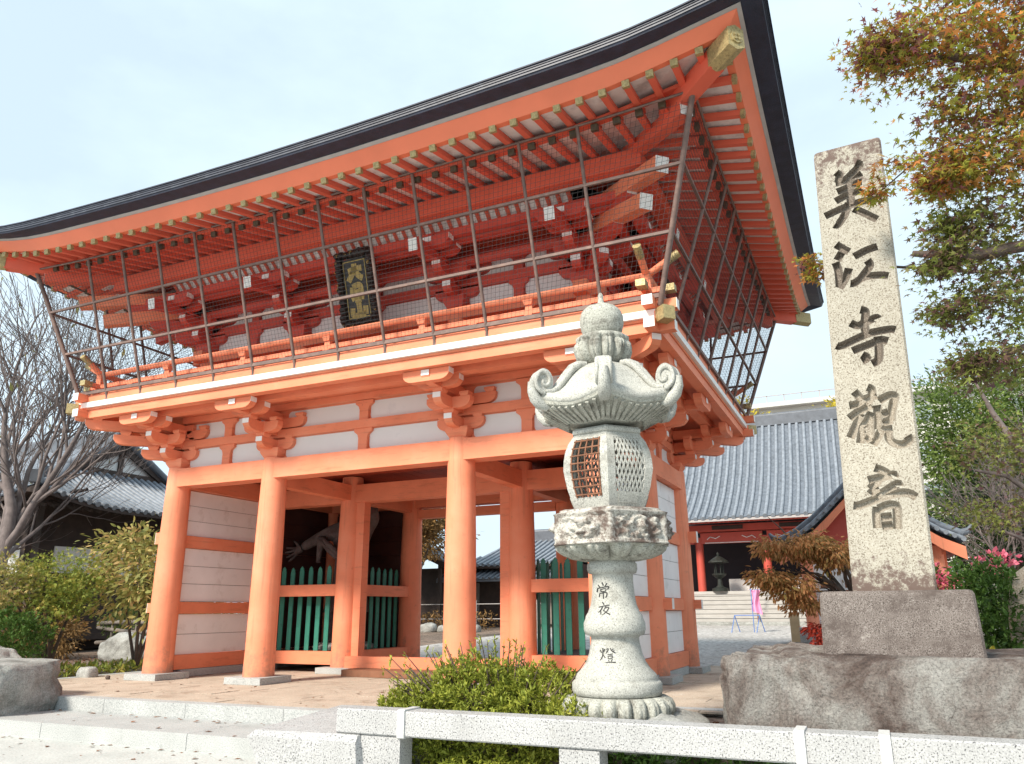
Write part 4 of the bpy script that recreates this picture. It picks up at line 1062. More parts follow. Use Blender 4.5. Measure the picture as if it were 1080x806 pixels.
# ------------------------------------------------------------------ inscribed stone pillar
mon = thing('stone_monument', (7.4, -2.9, 0), 'tall squared stone pillar with five carved characters on a dark plinth and rough rock', 'monument')
CH = [[(-110,4930,25),(-86,4891,49),(-101,4824,29)],[(62,4984,49),(95,4953,48),(22,4885,48),(-46,4826,23)],[(-124,4819,25),(-24,4826,19),(100,4870,27)],[(-118,4730,23),(-40,4749,48),(52,4779,48),(96,4779,29)],[(-139,4638,25),(-55,4672,42),(35,4687,38),(90,4711,23)],[(-13,4845,29),(-10,4736,35),(-13,4597,29)],[(-240,4511,23),(-56,4564,44),(79,4585,38),(209,4580,38)],[(-30,4601,35),(-71,4493,35),(-137,4403,33),(-167,4410,10)],[(3,4529,11),(77,4475,38),(149,4411,57),(185,4382,13)],[(-171,4214,15),(-118,4161,53),(-70,4120,19)],[(-129,4127,23),(-175,4059,13)],[(-190,4041,25),(-174,3966,53),(-172,3884,57),(-175,3803,38)],[(-180,3789,32),(-126,3865,24),(-84,3964,9)],[(-34,4066,24),(69,4106,56),(160,4123,52)],[(68,4009,28),(85,3956,56),(31,3885,52),(-12,3833,47)],[(-87,3817,28),(-52,3816,56),(28,3856,47),(147,3853,46),(220,3831,28)],[(-29,3561,28),(8,3540,59),(2,3477,46),(-9,3410,37),(-3,3342,37)],[(-119,3453,13),(-63,3419,40),(7,3442,46),(85,3468,51),(98,3456,18)],[(-247,3265,15),(-205,3257,42),(-38,3318,42),(47,3339,42),(180,3346,51),(224,3334,16)],[(-125,3197,33),(-39,3222,40),(38,3244,36),(106,3262,31),(158,3245,31)],[(85,3299,36),(84,3204,42),(69,3092,36),(17,3062,23)],[(-53,3153,18),(-15,3118,45),(-59,3096,13)],[(-145,2838,11),(-105,2777,45),(-91,2748,13)],[(-39,2862,36),(-9,2839,59),(-15,2775,50),(-61,2716,18)],[(-193,2718,31),(-134,2725,32),(-70,2759,13),(27,2784,21)],[(-203,2608,36),(-124,2659,41),(-22,2703,39)],[(-109,2639,36),(-150,2552,48),(-209,2440,50)],[(-27,2644,27),(-67,2571,21),(-114,2539,18),(-117,2467,35),(-136,2388,44)],[(-93,2505,16),(-54,2533,14)],[(-92,2469,18),(-53,2501,16)],[(-97,2415,14),(-48,2429,23)],[(-39,2604,20),(-56,2425,21)],[(18,2698,44),(21,2598,35),(7,2491,35)],[(38,2732,12),(114,2769,44),(161,2759,49),(137,2675,44),(112,2552,40)],[(51,2617,9),(100,2630,16)],[(48,2545,12),(125,2559,26)],[(7,2491,26),(117,2484,18)],[(38,2487,32),(1,2428,39),(-42,2365,35)],[(85,2474,35),(86,2402,35),(121,2363,35),(182,2349,49),(232,2379,48),(220,2416,12)],[(-48,2174,16),(5,2148,43),(41,2119,17)],[(-106,2074,14),(-25,2089,52),(87,2107,43),(90,2094,14)],[(-8,2101,69),(-44,2052,61),(-96,2003,17)],[(-104,1960,26),(-74,1984,35),(-29,1999,17)],[(-47,1939,9),(28,1986,40),(111,2032,52),(116,2014,21)],[(-236,1875,10),(-188,1875,35),(-33,1925,31),(103,1955,34),(179,1950,43),(232,1913,8)],[(-59,1854,14),(-70,1787,38),(-72,1685,43)],[(-49,1837,9),(16,1863,26),(77,1855,48),(82,1787,51),(70,1670,51)],[(-40,1768,21),(42,1772,22)],[(-39,1699,21),(39,1703,22)]]
z0, z1 = 1.18, 5.20; ev = .025
def px(z): return 7.40 + (z - 1.2) * .0325
def hw(z): return .302 - (z - 1.2) * .0033
mb = MB(); rows = []
zl = [z0] + [z0 + (z1 - z0 - .06) * k / 12 for k in range(1, 12)] + [z1 - .05, z1 - .015, z1]
for z in zl:
    w = hw(z); dz = .03 if z >= z1 else (.008 if z > z1 - .03 else 0); c = .018; yf, yb = -3.20 + dz, -2.62 - dz; w -= dz
    rows.append([(px(z) + sx, yy, z + .012 * (sx / .3)* (z > z1 - .06)) for sx, yy in ((-w + c, yf), (w - c, yf), (w, yf + c), (w, yb - c), (w - c, yb), (-w + c, yb), (-w, yb - c), (-w, yf + c))])
mb.grid(rows, 0, False, True); mb.add(rows[0], [tuple(range(8))[::-1]], 0); mb.add(rows[-1], [tuple(range(8))], 0)
pil = mb.build('pillar', ['pillar_stone', 'groove_dark', 'groove_light'], mon)
cut = MB()
for i, s_ in enumerate(CH):
    P_, L, R_ = brush_poly([(x / 1000, z / 1000, w / 1000) for x, z, w in s_]); n = len(P_)
    dep = .050 + .0006 * (i % 7); F_, B_ = [], []
    for (x, z, w), l, r in zip(P_, L, R_):
        xc = px(z); k = .32
        F_.append(((xc + l[0], -3.24, l[1]), (xc + r[0], -3.24, r[1])))
        B_.append(((xc + x + (l[0] - x) * k, -3.20 + dep, z + (l[1] - z) * k), (xc + x + (r[0] - x) * k, -3.20 + dep, z + (r[1] - z) * k)))
    vs = []; fs = []
    for (a, b), (c, d) in zip(F_, B_): vs += [a, b, d, c]
    for j in range(n - 1):
        o = 4 * j
        for e in range(4): fs.append((o + e, o + (e + 1) % 4, o + 4 + (e + 1) % 4, o + 4 + e))
    fs += [(3, 2, 1, 0), (4 * n - 4, 4 * n - 3, 4 * n - 2, 4 * n - 1)]
    cut.add(vs, fs, 1 if i < 22 else 2)
co = cut.build('cutter', ['pillar_stone', 'groove_dark', 'groove_light'], mon)
bo = pil.modifiers.new('carve', 'BOOLEAN'); bo.operation = 'DIFFERENCE'; bo.solver = 'EXACT'; bo.use_self = True; bo.object = co
dg = bpy.context.evaluated_depsgraph_get(); nm = bpy.data.meshes.new_from_object(pil.evaluated_get(dg))
pil.modifiers.clear(); pil.data = nm; cm = co.data; bpy.data.objects.remove(co); bpy.data.meshes.remove(cm)
mb = MB(); rows = []
for z, g in ((.66, .0), (.70, .0), (.95, -.01), (1.16, -.02), (1.185, -.03), (1.195, -.05)):
    x0, x1, y0, y1 = 6.84 - g - .01, 7.95 + g + (z - .7) * .02, -3.32 - g, -2.30 + g; c = .02
    rows.append([(x0 + c, y0, z), (x1 - c, y0, z), (x1, y0 + c, z), (x1, y1 - c, z), (x1 - c, y1, z), (x0 + c, y1, z), (x0, y1 - c, z), (x0, y0 + c, z)])
mb.grid(rows, 0, False, True); mb.add(rows[0], [tuple(range(8))[::-1]], 0); mb.add(rows[-1], [tuple(range(8))], 0)
mb.build('plinth', 'plinth_stone', mon)
rock('base_rock', (7.75, -2.62, .24), (3.36, 1.95, .92), 'rough_rock', 11, .15, .075, 360, 130, 1.5, mon, flat=.0, fine=.045, facet=.085)

# ------------------------------------------------------------------ low granite fence and stair cheek
fen = thing('granite_fence', (7, -3.9, -.33), 'low white speckled granite rail fence on short posts beside the street', 'fence')
def cham(mb, x0, x1, y0, y1, z0, z1, c=.012, m=0):
    rows = []
    for x in (x0, x1): rows.append([(x, y0 + c, z0), (x, y1 - c, z0), (x, y1, z0 + c), (x, y1, z1 - c), (x, y1 - c, z1), (x, y0 + c, z1), (x, y0, z1 - c), (x, y0, z0 + c)])
    mb.grid(rows, m, False, True); mb.add(rows[0], [tuple(range(8))], m); mb.add(rows[1], [tuple(range(8))[::-1]], m)
for x0, x1 in ((2.74, 7.195), (7.205, 11.9), (11.91, 16)):
    mb = MB(); cham(mb, x0, x1, -4.04, -3.80, .035, .24); mb.build('rail', 'granite_white', fen)
for x0, x1 in ((3.0, 3.40), (4.86, 5.19), (6.9, 7.25), (9.2, 9.55), (11.7, 12.05), (14, 14.35)):
    mb = MB(); cham(mb, x0, x1, -4.02, -3.82, -.33, .033); mb.build('post', 'granite_white', fen)
for x in (3.42, 6.66, 7.20, 11.9):
    mb = MB(); cham(mb, x - .035, x + .035, -4.055, -3.785, .022, .253, .01); mb.build('joint_band', 'granite_clean', fen)
mb = MB()
vs = [(1.98, -4.12, -.33), (3.02, -4.10, -.33), (3.25, -2.8, -.33), (1.98, -2.6, -.33), (1.84, -4.06, .020), (2.98, -4.04, .030), (3.25, -2.85, .12), (2.02, -3.0, .13), (1.80, -4.12, -.03), (3.0, -4.1, -.02)]
mb.add(vs, [(0, 3, 2, 1), (4, 5, 6, 7), (0, 1, 9, 8), (8, 9, 5, 4), (1, 2, 6, 5, 9), (2, 3, 7, 6), (3, 0, 8, 4, 7)])
ck = mb.build('stair_cheek', 'granite_white'); 
b = bmesh.new(); b.from_mesh(ck.data); bmesh.ops.subdivide_edges(b, edges=b.edges, cuts=9, use_grid_fill=True); bmesh.ops.triangulate(b, faces=[f for f in b.faces if len(f.verts) > 4])
for v in b.verts:
    k = noise.fractal(v.co * 5, 1, 2, 5) * .007; v.co += Vector((k, noise.noise(v.co * 7) * .006, k * .8))
b.to_mesh(ck.data); b.free(); tag(ck, 'rough white granite block ending the fence beside the steps', 'granite block')
# planting bed edge behind the fence (ground step)
sheet('bed_edge', 3.3, 40, -3.50, -2.3, -.33, -.05, 'soil')

# ------------------------------------------------------------------ stones
o = rock('boulder', (-3.98, -3.02, .10), (2.05, 1.2, .90), 'grey_rock', 2, .40, .10, 160, 80, 1.5, flat=.10, fine=.03, facet=.10); tag(o, 'large flat-topped grey boulder at the left end of the steps', 'boulder')
o = rock('garden_rock', (-9.6, 4.3, .2), (1.9, 1.0, .8), 'grey_rock', 3, .8, .14); tag(o, 'jagged grey garden rock in front of the wooden rail fence', 'rock')
o = rock('garden_rock', (-5.15, 2.2, .12), (.9, .6, .5), 'grey_rock', 8, .7, .1); tag(o, 'low brown-grey rock tucked behind the leftmost gate column', 'rock')
o = rock('garden_rock', (-5.3, -2.1, .22), (1.3, .8, .72), 'grey_rock', 9, .7, .1); tag(o, 'rounded grey rock behind the flat-topped boulder', 'rock')
o = rock('edging_stone', (-5.55, -.12, .05), (.28, .22, .22), 'grey_rock', 21, .35, .02, 32, 20); tag(o, 'small squared stone block on the edge of the gate paving', 'stone')
o = rock('pebble', (-4.75, -.35, .03), (.07, .07, .06), 'rough_rock', 22, .8, .01, 20, 12); tag(o, 'tiny dark pebble on the kerb near the left column', 'pebble')
mb = MB(); P_ = []
for j in range(14):
    v = j / 13; w = .36 * (1 - .25 * v ** 3) * (1 if v < .9 else (1 - v) * 8 + .25); P_.append([(8.98 + w * cos(a) * 1.0 + .05 * noise.noise(Vector((a, v * 3, 0))), .9 + .16 * sin(a) + .03 * noise.noise(Vector((a * 2, v * 5, 3))), -.06 + 1.60 * v) for a in [2 * pi * i / 28 for i in range(28)]])
mb.grid(P_, 0, True, True); mb.add(P_[-1], [tuple(range(28))]); o = mb.build('stone_stele', 'paver_tan'); tag(o, 'rounded tan stone slab standing at the right edge beside the bush', 'stone slab')
# stone basin and wooden post right of the gate
bas = thing('stone_trough', (6.0, 5.3, -.05), 'mossy grey stone trough beside the monument', 'trough')
mb = MB(); x0, x1, y0, y1 = 5.62, 6.75, 4.85, 5.6
vs = []
for z, g in ((-.05, 0), (.48, -.03)): vs += [(x0 - g * -1, y0 - g * -1, z), (x1 + g, y0 - g * -1, z), (x1 + g, y1 + g, z), (x0 - g * -1, y1 + g, z)]
w = .12; vs += [(x0 + w, y0 + w, .48), (x1 - w, y0 + w, .48), (x1 - w, y1 - w, .48), (x0 + w, y1 - w, .48), (x0 + w, y0 + w, .2), (x1 - w, y0 + w, .2), (x1 - w, y1 - w, .2), (x0 + w, y1 - w, .2)]
f = [(0, 3, 2, 1)] + [(i, (i + 1) % 4, (i + 1) % 4 + 4, i + 4) for i in range(4)] + [(4 + i, 4 + (i + 1) % 4, 8 + (i + 1) % 4, 8 + i) for i in range(4)] + [(8 + i, 8 + (i + 1) % 4, 12 + (i + 1) % 4, 12 + i) for i in range(4)] + [(12, 13, 14, 15)]
mb.add(vs, f); mb.build('basin', 'grey_rock', bas)
mb = MB(); mb.bb(5.9, 6.5, 5.35, 5.58, .48, .74); mb.build('block', 'granite_grey', bas)
wp = thing('wooden_post', (5.72, 6.6, -.05), 'short pale squared wooden post with a dark foot beside the trough', 'post')
mb = MB(); mb.box((5.72, 6.6, .56), (.17, .17, .8), 0); mb.box((5.72, 6.6, .975), (.2, .2, .05), 0, 0, .9); mb.build('post', 'pale_wood', wp)
mb = MB(); mb.box((5.72, 6.6, .055), (.18, .18, .21)); mb.build('foot', 'plank', wp)
bn = thing('banner_stand', (3.35, 19.0, .2), 'pink cloth banner on a thin blue metal stand in the courtyard', 'banner')
bx, by, bz = 3.2, 19.0, .26
mb = MB(); mb.grid([[(bx + .30 * u + .04 * sin(v * 5 + u * 3), by + .09 * sin(u * 9 + v), bz + 1.45 - .70 * v - .15 * u * v) for u in [i / 14 for i in range(15)]] for v in [j / 10 for j in range(11)]]); mb.build('cloth', 'pink_cloth', bn)
mb = MB()
for x in (bx - .75, bx + .1):
    mb.tube([(x, by - .2, bz), (x + .12, by, bz + .6), (x + .24, by + .2, bz)], .018, 6)
mb.tube([(bx - .63, by, bz + .6), (bx + .22, by, bz + .6)], .018, 6); mb.tube([(bx, by, bz), (bx, by, bz + 1.55)], .015, 6); mb.tube([(bx - .05, by, bz + 1.47), (bx + .34, by, bz + 1.46)], .01, 6); mb.build('stand', 'blue_metal', bn)
# rustic rail fence in the left garden
wf = thing('rustic_fence', (-11.4, 5.8, -.06), 'weathered grey log rail fence behind the garden rock', 'fence')
for x, y in ((-9.7, 5.1), (-11.4, 5.8), (-13.2, 6.5)):
    mb = MB(); mb.tube([(x, y, -.06), (x, y, .93)], [.05, .045], 8); mb.build('post', 'grey_wood', wf)
for z, dz in ((.82, .03), (.62, -.05), (.28, .04)):
    mb = MB(); mb.tube([(-8.2, 4.5, z + dz), (-9.7, 5.06, z), (-11.4, 5.76, z + dz), (-13.2, 6.45, z), (-14.2, 6.8, z - dz)], .055, 8); mb.build('rail', 'grey_wood', wf)
# ------------------------------------------------------------------ tiled roofs
def prof_fn(prof): return lambda d: interp(prof, d)
def tiled_roof(par, x0, x1, y0, y1, ze, prof, hip, pitch, mt='tile_grey', mtube=None, lift_=.35, rt=.07, sides='FBLR', steps=9, ridge=True, tubes='FBLR', mr='tile_dark', eave='hall_red'):
    """hip-and-gable roof: four swept slopes with rows of round tiles; hip = run of the end slopes"""
    mtube = mtube or mt; H = prof_fn(prof); LX_, LY_ = x1 - x0, y1 - y0; half = LY_ / 2
    def lf(dc): return lift_ * max(0, 1 - dc / 3.2) ** 2
    for sd_ in sides:
        L = LX_ if sd_ in 'FB' else LY_; dm = half if sd_ in 'FB' else hip
        def W_(t, d):
            z = ze + H(d) + lf(min(t, L - t)) * max(0, 1 - d / 2.5)
            if sd_ == 'F': return (x0 + t, y0 + d, z)
            if sd_ == 'B': return (x1 - t, y1 - d, z)
            if sd_ == 'R': return (x1 - d, y0 + t, z)
            return (x0 + d, y1 - t, z)
        n = max(2, int(L / pitch)); rows = []
        def dmax(t):
            e = min(t, L - t)
            return min(dm, e) if (sd_ in 'LR' or e < hip) else dm
        mb = MB(); ts = [L * i / n for i in range(n + 1)]
        for i in range(n + 1): rows.append([W_(ts[i], dmax(ts[i]) * k / steps) for k in range(steps + 1)])
        mb.grid(rows, 0, True)
        if sd_ in tubes:
            for i in range(n + 1):
                dm_ = dmax(ts[i])
                if dm_ < .4: continue
                pts = [Vector(W_(ts[i], dm_ * k / steps)) + Vector((0, 0, .02)) for k in range(steps + 1)]
                mb.tube(pts, rt, 7, 1)
                q = pts[0]; dd = (pts[0] - pts[1]).normalized(); mb.tube([q, q + dd * .05], rt * 1.15, 8, 1, False)
        mb.build('tile_roof', [mt, mtube], par)
        # eave edge board under the tiles
        mb = MB(); lo, hi = [], []
        for i in range(n + 1):
            a = Vector(W_(ts[i], 0)); b = Vector(W_(ts[i], min(.9, dmax(ts[i])))); lo.append((a - Vector((0, 0, .03)), a - Vector((0, 0, .14)), b - Vector((0, 0, .26))))
        mb.grid([[tuple(p) for p in r] for r in lo], 0, False); mb.build('eave_edge', eave, par)
    if ridge:
        rz = ze + H(half); ym = (y0 + y1) / 2; xa, xb = x0 + hip, x1 - hip
        mb = MB(); mb.bb(xa - .2, xb + .2, ym - .16, ym + .16, rz - .1, rz + .42); mb.tube([(xa - .25, ym, rz + .44), (xb + .25, ym, rz + .44)], .13, 8); mb.build('ridge', mr, par)
        for xs, sg in ((xa, -1), (xb, 1)):
            if (sg < 0 and 'L' not in sides) or (sg > 0 and 'R' not in sides): continue
            mb = MB()
            for s2 in (-1, 1):                                   # descending ridges along the gable, then out along the hips
                pts = [(xs + sg * .02, ym + s2 * (half - d), ze + H(d) + .14) for d in [half - (half - hip * .75) * k / 6 for k in range(7)]]
                mb.tube(pts, .15, 8)
                q = Vector(pts[-1]); mb.box(q + Vector((0, s2 * .08, .05)), (.34, .14, .46)); mb.box(q + Vector((0, s2 * .1, .32)), (.2, .12, .14))
                e = [(xs + sg * (hip - d), ym + s2 * (half - d), ze + H(d) + .12 + lf(d) * max(0, 1 - d / 2.5)) for d in [hip * (1 - k / 8) for k in range(9)]]
                mb.tube(e, .13, 8); q = Vector(e[-1]); mb.box(q + Vector((0, 0, .08)), (.3, .3, .36), 0, pi / 4)
            mb.build('hip_ridge', mr, par)
            m2 = MB(); g = [(ym - (half - d), ze + H(d) - .02) for d in [hip + (half - hip) * k / 6 for k in range(7)]]; g2 = g + [(2 * ym - y, z) for y, z in g[::-1][1:]]
            m2.prism(g2, (xs - sg * .25, 0, 0), (0, 1, 0), (0, 0, 1), (sg * .1, 0, 0)); m2.build('gable', 'plaster', par)
            m2 = MB(); m2.bb(min(xs - sg * .13, xs - sg * .05), max(xs - sg * .13, xs - sg * .05), ym - .09, ym + .09, ze + H(hip), rz - .2)
            for s2 in (-1, 1):
                m2.beam((xs + sg * .0, ym, rz - .16), (xs + sg * .0, ym + s2 * (half - hip), ze + H(hip) + .02), .10, .30)
            m2.beam((xs - sg * .08, ym - (half - hip), ze + H(hip) + .1), (xs - sg * .08, ym + (half - hip), ze + H(hip) + .1), .12, .22)
            m2.build('bargeboard', 'dark_wood', par)

# main hall seen past the right of the gate
hall = thing('main_hall', (3, 29, .4), 'vermilion temple hall with wide grey tiled roof and pale stone steps across the courtyard', 'temple hall')
tiled_roof(hall, -3.9, 9.6, 25.5, 37.0, 5.0, [(0, 0), (1, .55), (2.2, 1.35), (3.6, 2.6), (5.0, 4.3), (5.75, 5.35)], 3.0, .335, 'tile_grey', 'tile_light', .3, .088, 'FBR', 10, eave='eave_grey')
def hp(name, m, fn, par=hall):
    mb = MB(); fn(mb); return mb.build(name, m, par)
for k, x in enumerate((-3.2, -.1, 2.9, 5.9, 8.9)):
    hp('column', 'hall_red', lambda mb: mb.lathe([(.19, 1.86), (.18, 4.3)], (x, 27.2, 0), 18))
    if k < 4: hp('carved_beam', ['hall_red', 'eave_white'], lambda mb: (mb.bb(x + .1, x + 2.9, 27.08, 27.32, 4.02, 4.5), [mb.tube([(x + .4 + (2.2 if e else 0), 27.07, 4.2), (x + .55 + (1.9 if e else 0), 27.06, 4.32), (x + .8 + (1.4 if e else 0), 27.06, 4.24), (x + 1.0 + (1.0 if e else 0), 27.06, 4.34)], .022, 5, 1) for e in (0, 1)], mb.bb(x + .3, x + 2.7, 27.06, 27.075, 4.025, 4.06, 1)))
hp('eave_beam', 'hall_red', lambda mb: (mb.bb(-3.6, 9.3, 26.9, 27.5, 4.55, 4.85), mb.bb(-3.6, 9.3, 26.2, 26.4, 4.88, 5.0)))
hp('bracket_block', 'dark_wood', lambda mb: [mb.bb(x, x + 1.4, 26.85, 26.9, 4.62, 4.8) for x in (.6, 3.6, 6.6)])
hp('rafters', 'hall_red', lambda mb: [mb.beam((x, 25.65, 4.86), (x, 27.2, 5.3), .07, .09) for x in [-3.7 + i * .22 for i in range(60)]])
hp('front_wall', 'hall_dark', lambda mb: (mb.bb(-3.4, 9.2, 29.6, 29.8, 1.8, 5.2), mb.bb(-3.5, -3.3, 27.3, 36, 1.8, 5.2), mb.bb(9.1, 9.3, 27.3, 36, 1.8, 5.2), mb.bb(-3.4, 9.2, 35.8, 36, .4, 5.2)))
for x0, x1 in ((-3.2, -1.6), (4.4, 6.0), (7.0, 8.6)):
    hp('lattice_door', ['hall_red', 'hall_dark'], lambda mb: (mb.bb(x0, x1, 29.45, 29.52, 1.9, 3.9, 1), [mb.bb(x, x + .04, 29.40, 29.45, 1.9, 3.9) for x in [x0 + .12 * i for i in range(int((x1 - x0) / .12))]], [mb.bb(x0, x1, 29.38, 29.40, z, z + .05) for z in (1.9, 2.5, 3.2, 3.88)]))
hp('low_panel', 'eave_white', lambda mb: mb.bb(.9, 5.6, 28.6, 28.68, 1.9, 2.45))
hp('veranda', 'hall_step', lambda mb: mb.bb(-3.7, 9.4, 26.9, 35.9, 1.72, 1.86))
hp('veranda_wall', 'hall_red', lambda mb: mb.bb(-3.6, 9.3, 27.1, 35.8, .4, 1.72))
hp('steps', 'hall_step', lambda mb: [(mb.bb(-.6, 6.2, 26.9 - .34 * (k + 1) + .03, 26.9 - .34 * k - .004, .40, 1.65 - .19 * k), mb.bb(-.62, 6.22, 26.9 - .34 * (k + 1), 26.9 - .34 * k - .002, 1.652 - .19 * k, 1.70 - .19 * k)) for k in range(6)])
hp('terrace', 'grey_rock', lambda mb: (mb.bb(-4.5, 10, 24.3, 24.85, .3, .56), mb.bb(-4.5, 10, 23.8, 24.296, .3, .47)))
hp('handrail', 'rust_iron', lambda mb: (mb.tube([(2.6, 24.7, .5), (2.6, 24.7, 1.5), (2.6, 26.8, 2.75), (2.6, 26.8, 1.8)], .03, 6)))
bl = thing('bronze_lantern', (.7, 26.5, 1.86), 'dark bronze lantern on a stand at the top of the hall steps', 'lantern')
mb = MB(); mb.lathe([(.36, 1.86), (.38, 1.98), (.2, 2.04), (.12, 2.12), (.10, 2.42), (.2, 2.48), (.32, 2.58), (.33, 2.64), (.12, 2.66)], (.75, 27.0, .0), 12, 0, 0, False); mb.build('pedestal', 'bronze', bl)
mb = MB()
for i in range(6): a = i * pi / 3; mb.tube([(.75 + .2 * cos(a), 27 + .2 * sin(a), 2.64), (.75 + .2 * cos(a), 27 + .2 * sin(a), 3.12)], .025, 6)
mb.lathe([(.22, 3.1), (.48, 3.14), (.44, 3.2), (.2, 3.36), (.06, 3.44), (.07, 3.52), (.02, 3.62)], (.75, 27, 0), 12, 0, 0, False); mb.build('cage_and_roof', 'bronze', bl)

# small gabled pavilion half hidden by the pillar
pav = thing('side_pavilion', (7.25, 11.5, 0), 'small vermilion pavilion with curved tiled gable peeking out on both sides of the pillar', 'pavilion')
PX, GP = 7.2, [(0, 3.9), (.3, 3.74), (.5, 3.55), (.8, 3.26), (1.11, 2.98), (1.5, 2.70), (1.95, 2.48)]
for sg in (-1, 1):
    mb = MB()
    mb.grid([[(PX + sg * d, y, z) for d, z in GP] for y in (9.55, 14.4)], 0, True); mb.grid([[(PX + sg * d, y, z - .10) for d, z in GP] for y in (9.57, 14.4)], 0, True)
    for k in range(14): 
        y = 9.62 + .36 * k; mb.tube([(PX + sg * d, y, z + .03) for d, z in GP], .062, 7, 1)
    for j in range(13):                                  # tile ends along the verge
        t = j / 12 * 1.93; z = interp(GP, t); mb.tube([(PX + sg * t, 9.50, z + .02), (PX + sg * t, 9.72, z + .02)], .055, 7, 1)
    mb.build('tile_roof', ['tile_grey', 'tile_light'], pav)
    mb = MB(); mb.tube([(PX + sg * d, 9.72, z + .15) for d, z in GP], .085, 8); q = GP[-1]; mb.tube([(PX + sg * (q[0] - .1), 9.72, q[1] + .16), (PX + sg * (q[0] + .12), 9.72, q[1] + .22), (PX + sg * (q[0] + .2), 9.72, q[1] + .34)], [.085, .07, .03], 8); mb.build('verge_ridge', 'tile_grey', pav)
    poly = [(sg * d, z - .13) for d, z in GP] + [(sg * d, z - .13 - .17 - .06 * d) for d, z in GP[::-1]]
    mb = MB(); mb.prism(poly, (PX, 9.60, 0), (1, 0, 0), (0, 0, 1), (0, .07, 0)); mb.build('bargeboard', 'vermilion', pav)
    mb = MB(); mb.grid([[(PX + sg * d, y, z - .14) for d, z in GP] for y in (9.68, 14.3)]); mb.build('soffit', 'hall_red', pav)
mb = MB(); mb.tube([(PX, 9.5, 4.05), (PX, 14.4, 4.05)], .16, 8); mb.box((PX, 9.48, 4.12), (.4, .12, .55)); mb.build('ridge', 'tile_dark', pav)
mb = MB(); mb.prism([(-1.6, 2.4), (-1.5, 2.5), (-.9, 2.95), (-.5, 3.35), (0, 3.68), (.5, 3.35), (.9, 2.95), (1.5, 2.5), (1.6, 2.4)], (PX, 10.1, 0), (1, 0, 0), (0, 0, 1), (0, .08, 0)); mb.build('gable_board', 'hall_red', pav)
for x in (5.8, 7.2, 8.6):
    mb = MB(); mb.lathe([(.15, .02), (.14, 2.42)], (x, 10.15, 0), 16); mb.build('post', 'vermilion', pav)
for x0, x1 in ((5.94, 7.06), (7.34, 8.46)):
    mb = MB(); mb.bb(x0, x1, 10.14, 10.2, .02, 2.5); mb.build('wall', 'plaster', pav)
    for xa in (x0 + .08, x0 + .62):
        mb = MB(); mb.bb(xa, xa + .42, 10.09, 10.135, 1.25, 1.75, 0); mb.bb(xa + .04, xa + .38, 10.075, 10.09, 1.29, 1.48, 1); mb.bb(xa + .04, xa + .38, 10.075, 10.09, 1.53, 1.71, 1); mb.build('window', ['plaster', 'plank'], pav)
mb = MB(); mb.bb(5.65, 8.75, 10.05, 10.25, 2.22, 2.40); mb.bb(5.7, 5.8, 10.3, 14, 0, 2.5); mb.bb(8.7, 8.8, 10.3, 14, 0, 2.5); mb.bb(5.8, 8.7, 13.9, 14, 0, 2.5); mb.build('tie_beam', 'vermilion_beam', pav)

# old hall in the left garden
lh = thing('old_hall', (-20, 9, 0), 'old dark timber hall with pale grey tiled roof behind the bare tree', 'temple hall')
tiled_roof(lh, -30.0, -14.1, 4.05, 14.6, 4.22, [(0, 0), (1, .42), (2.2, 1.0), (3.3, 1.66), (5.28, 2.85)], 3.2, .29, 'tile_grey', 'tile_light', .42, .075, 'FBLR', 8, eave='dark_wood', tubes='FR')
hp('wall', 'dark_wood', lambda mb: mb.bb(-28.4, -15.9, 5.7, 13.0, 0, 4.4), lh)
hp('veranda', 'dark_wood', lambda mb: mb.bb(-28.9, -15.2, 5.1, 13.5, .3, .5), lh)
for x in (-27, -24, -21, -18.2): hp('white_panel', 'plaster', lambda mb: mb.bb(x, x + 1.9, 5.64, 5.70, 2.2, 3.1), lh)
for y in (6.2, 8.6, 11): hp('white_panel', 'plaster', lambda mb: mb.bb(-15.90, -15.84, y, y + 1.7, 2.3, 3.1), lh)
for x in (-28.6, -25.3, -22.2, -19.1, -15.6): hp('post', 'dark_wood', lambda mb: mb.bb(x - .1, x + .1, 5.0, 5.2, 0, 4.2), lh)
hp('rafters', 'dark_wood', lambda mb: [mb.beam((x, 4.2, 4.1), (x, 6, 4.75), .07, .09) for x in [-29.5 + i * .3 for i in range(51)]] + [mb.beam((-14.3, y, 4.1), (-16.2, y, 4.75), .07, .09) for y in [4.6 + i * .3 for i in range(32)]], lh)
# house beyond the passage
rh = thing('rear_house', (-9, 25, .4), 'low dark house with grey tiled roof seen through the gate passage', 'house')
tiled_roof(rh, -11.2, -4.2, 22.0, 30.5, 3.05, [(0, 0), (1.2, .36), (2.6, .8), (4.25, 1.38)], 1.6, .29, 'tile_grey', 'tile_light', .12, .07, 'FB', 6, eave='dark_wood', tubes='F')
hp('pent_roof', ['tile_grey', 'tile_dark'], lambda mb: (mb.grid([[(-11.0, 21.4, 2.44), (-11, 22.6, 2.86)], [(-4.4, 21.4, 2.44), (-4.4, 22.6, 2.86)]], 0, False), [mb.tube([(x, 21.4, 2.46), (x, 22.6, 2.88)], .06, 6, 1) for x in [-10.9 + .29 * i for i in range(23)]], mb.bb(-11, -4.4, 21.45, 21.5, 2.32, 2.42, 1)), rh)
hp('wall', 'dark_wood', lambda mb: mb.bb(-10.6, -4.8, 22.7, 30, .2, 3.1), rh)
hp('door_panel', 'grey_wood', lambda mb: [mb.bb(x, x + .8, 22.62, 22.69, .5, 2.3) for x in (-10.2, -8.3, -6.4)], rh)
po = thing('porch', (-11.5, 21, .4), 'small gabled tiled porch on dark posts left of the low house', 'porch')
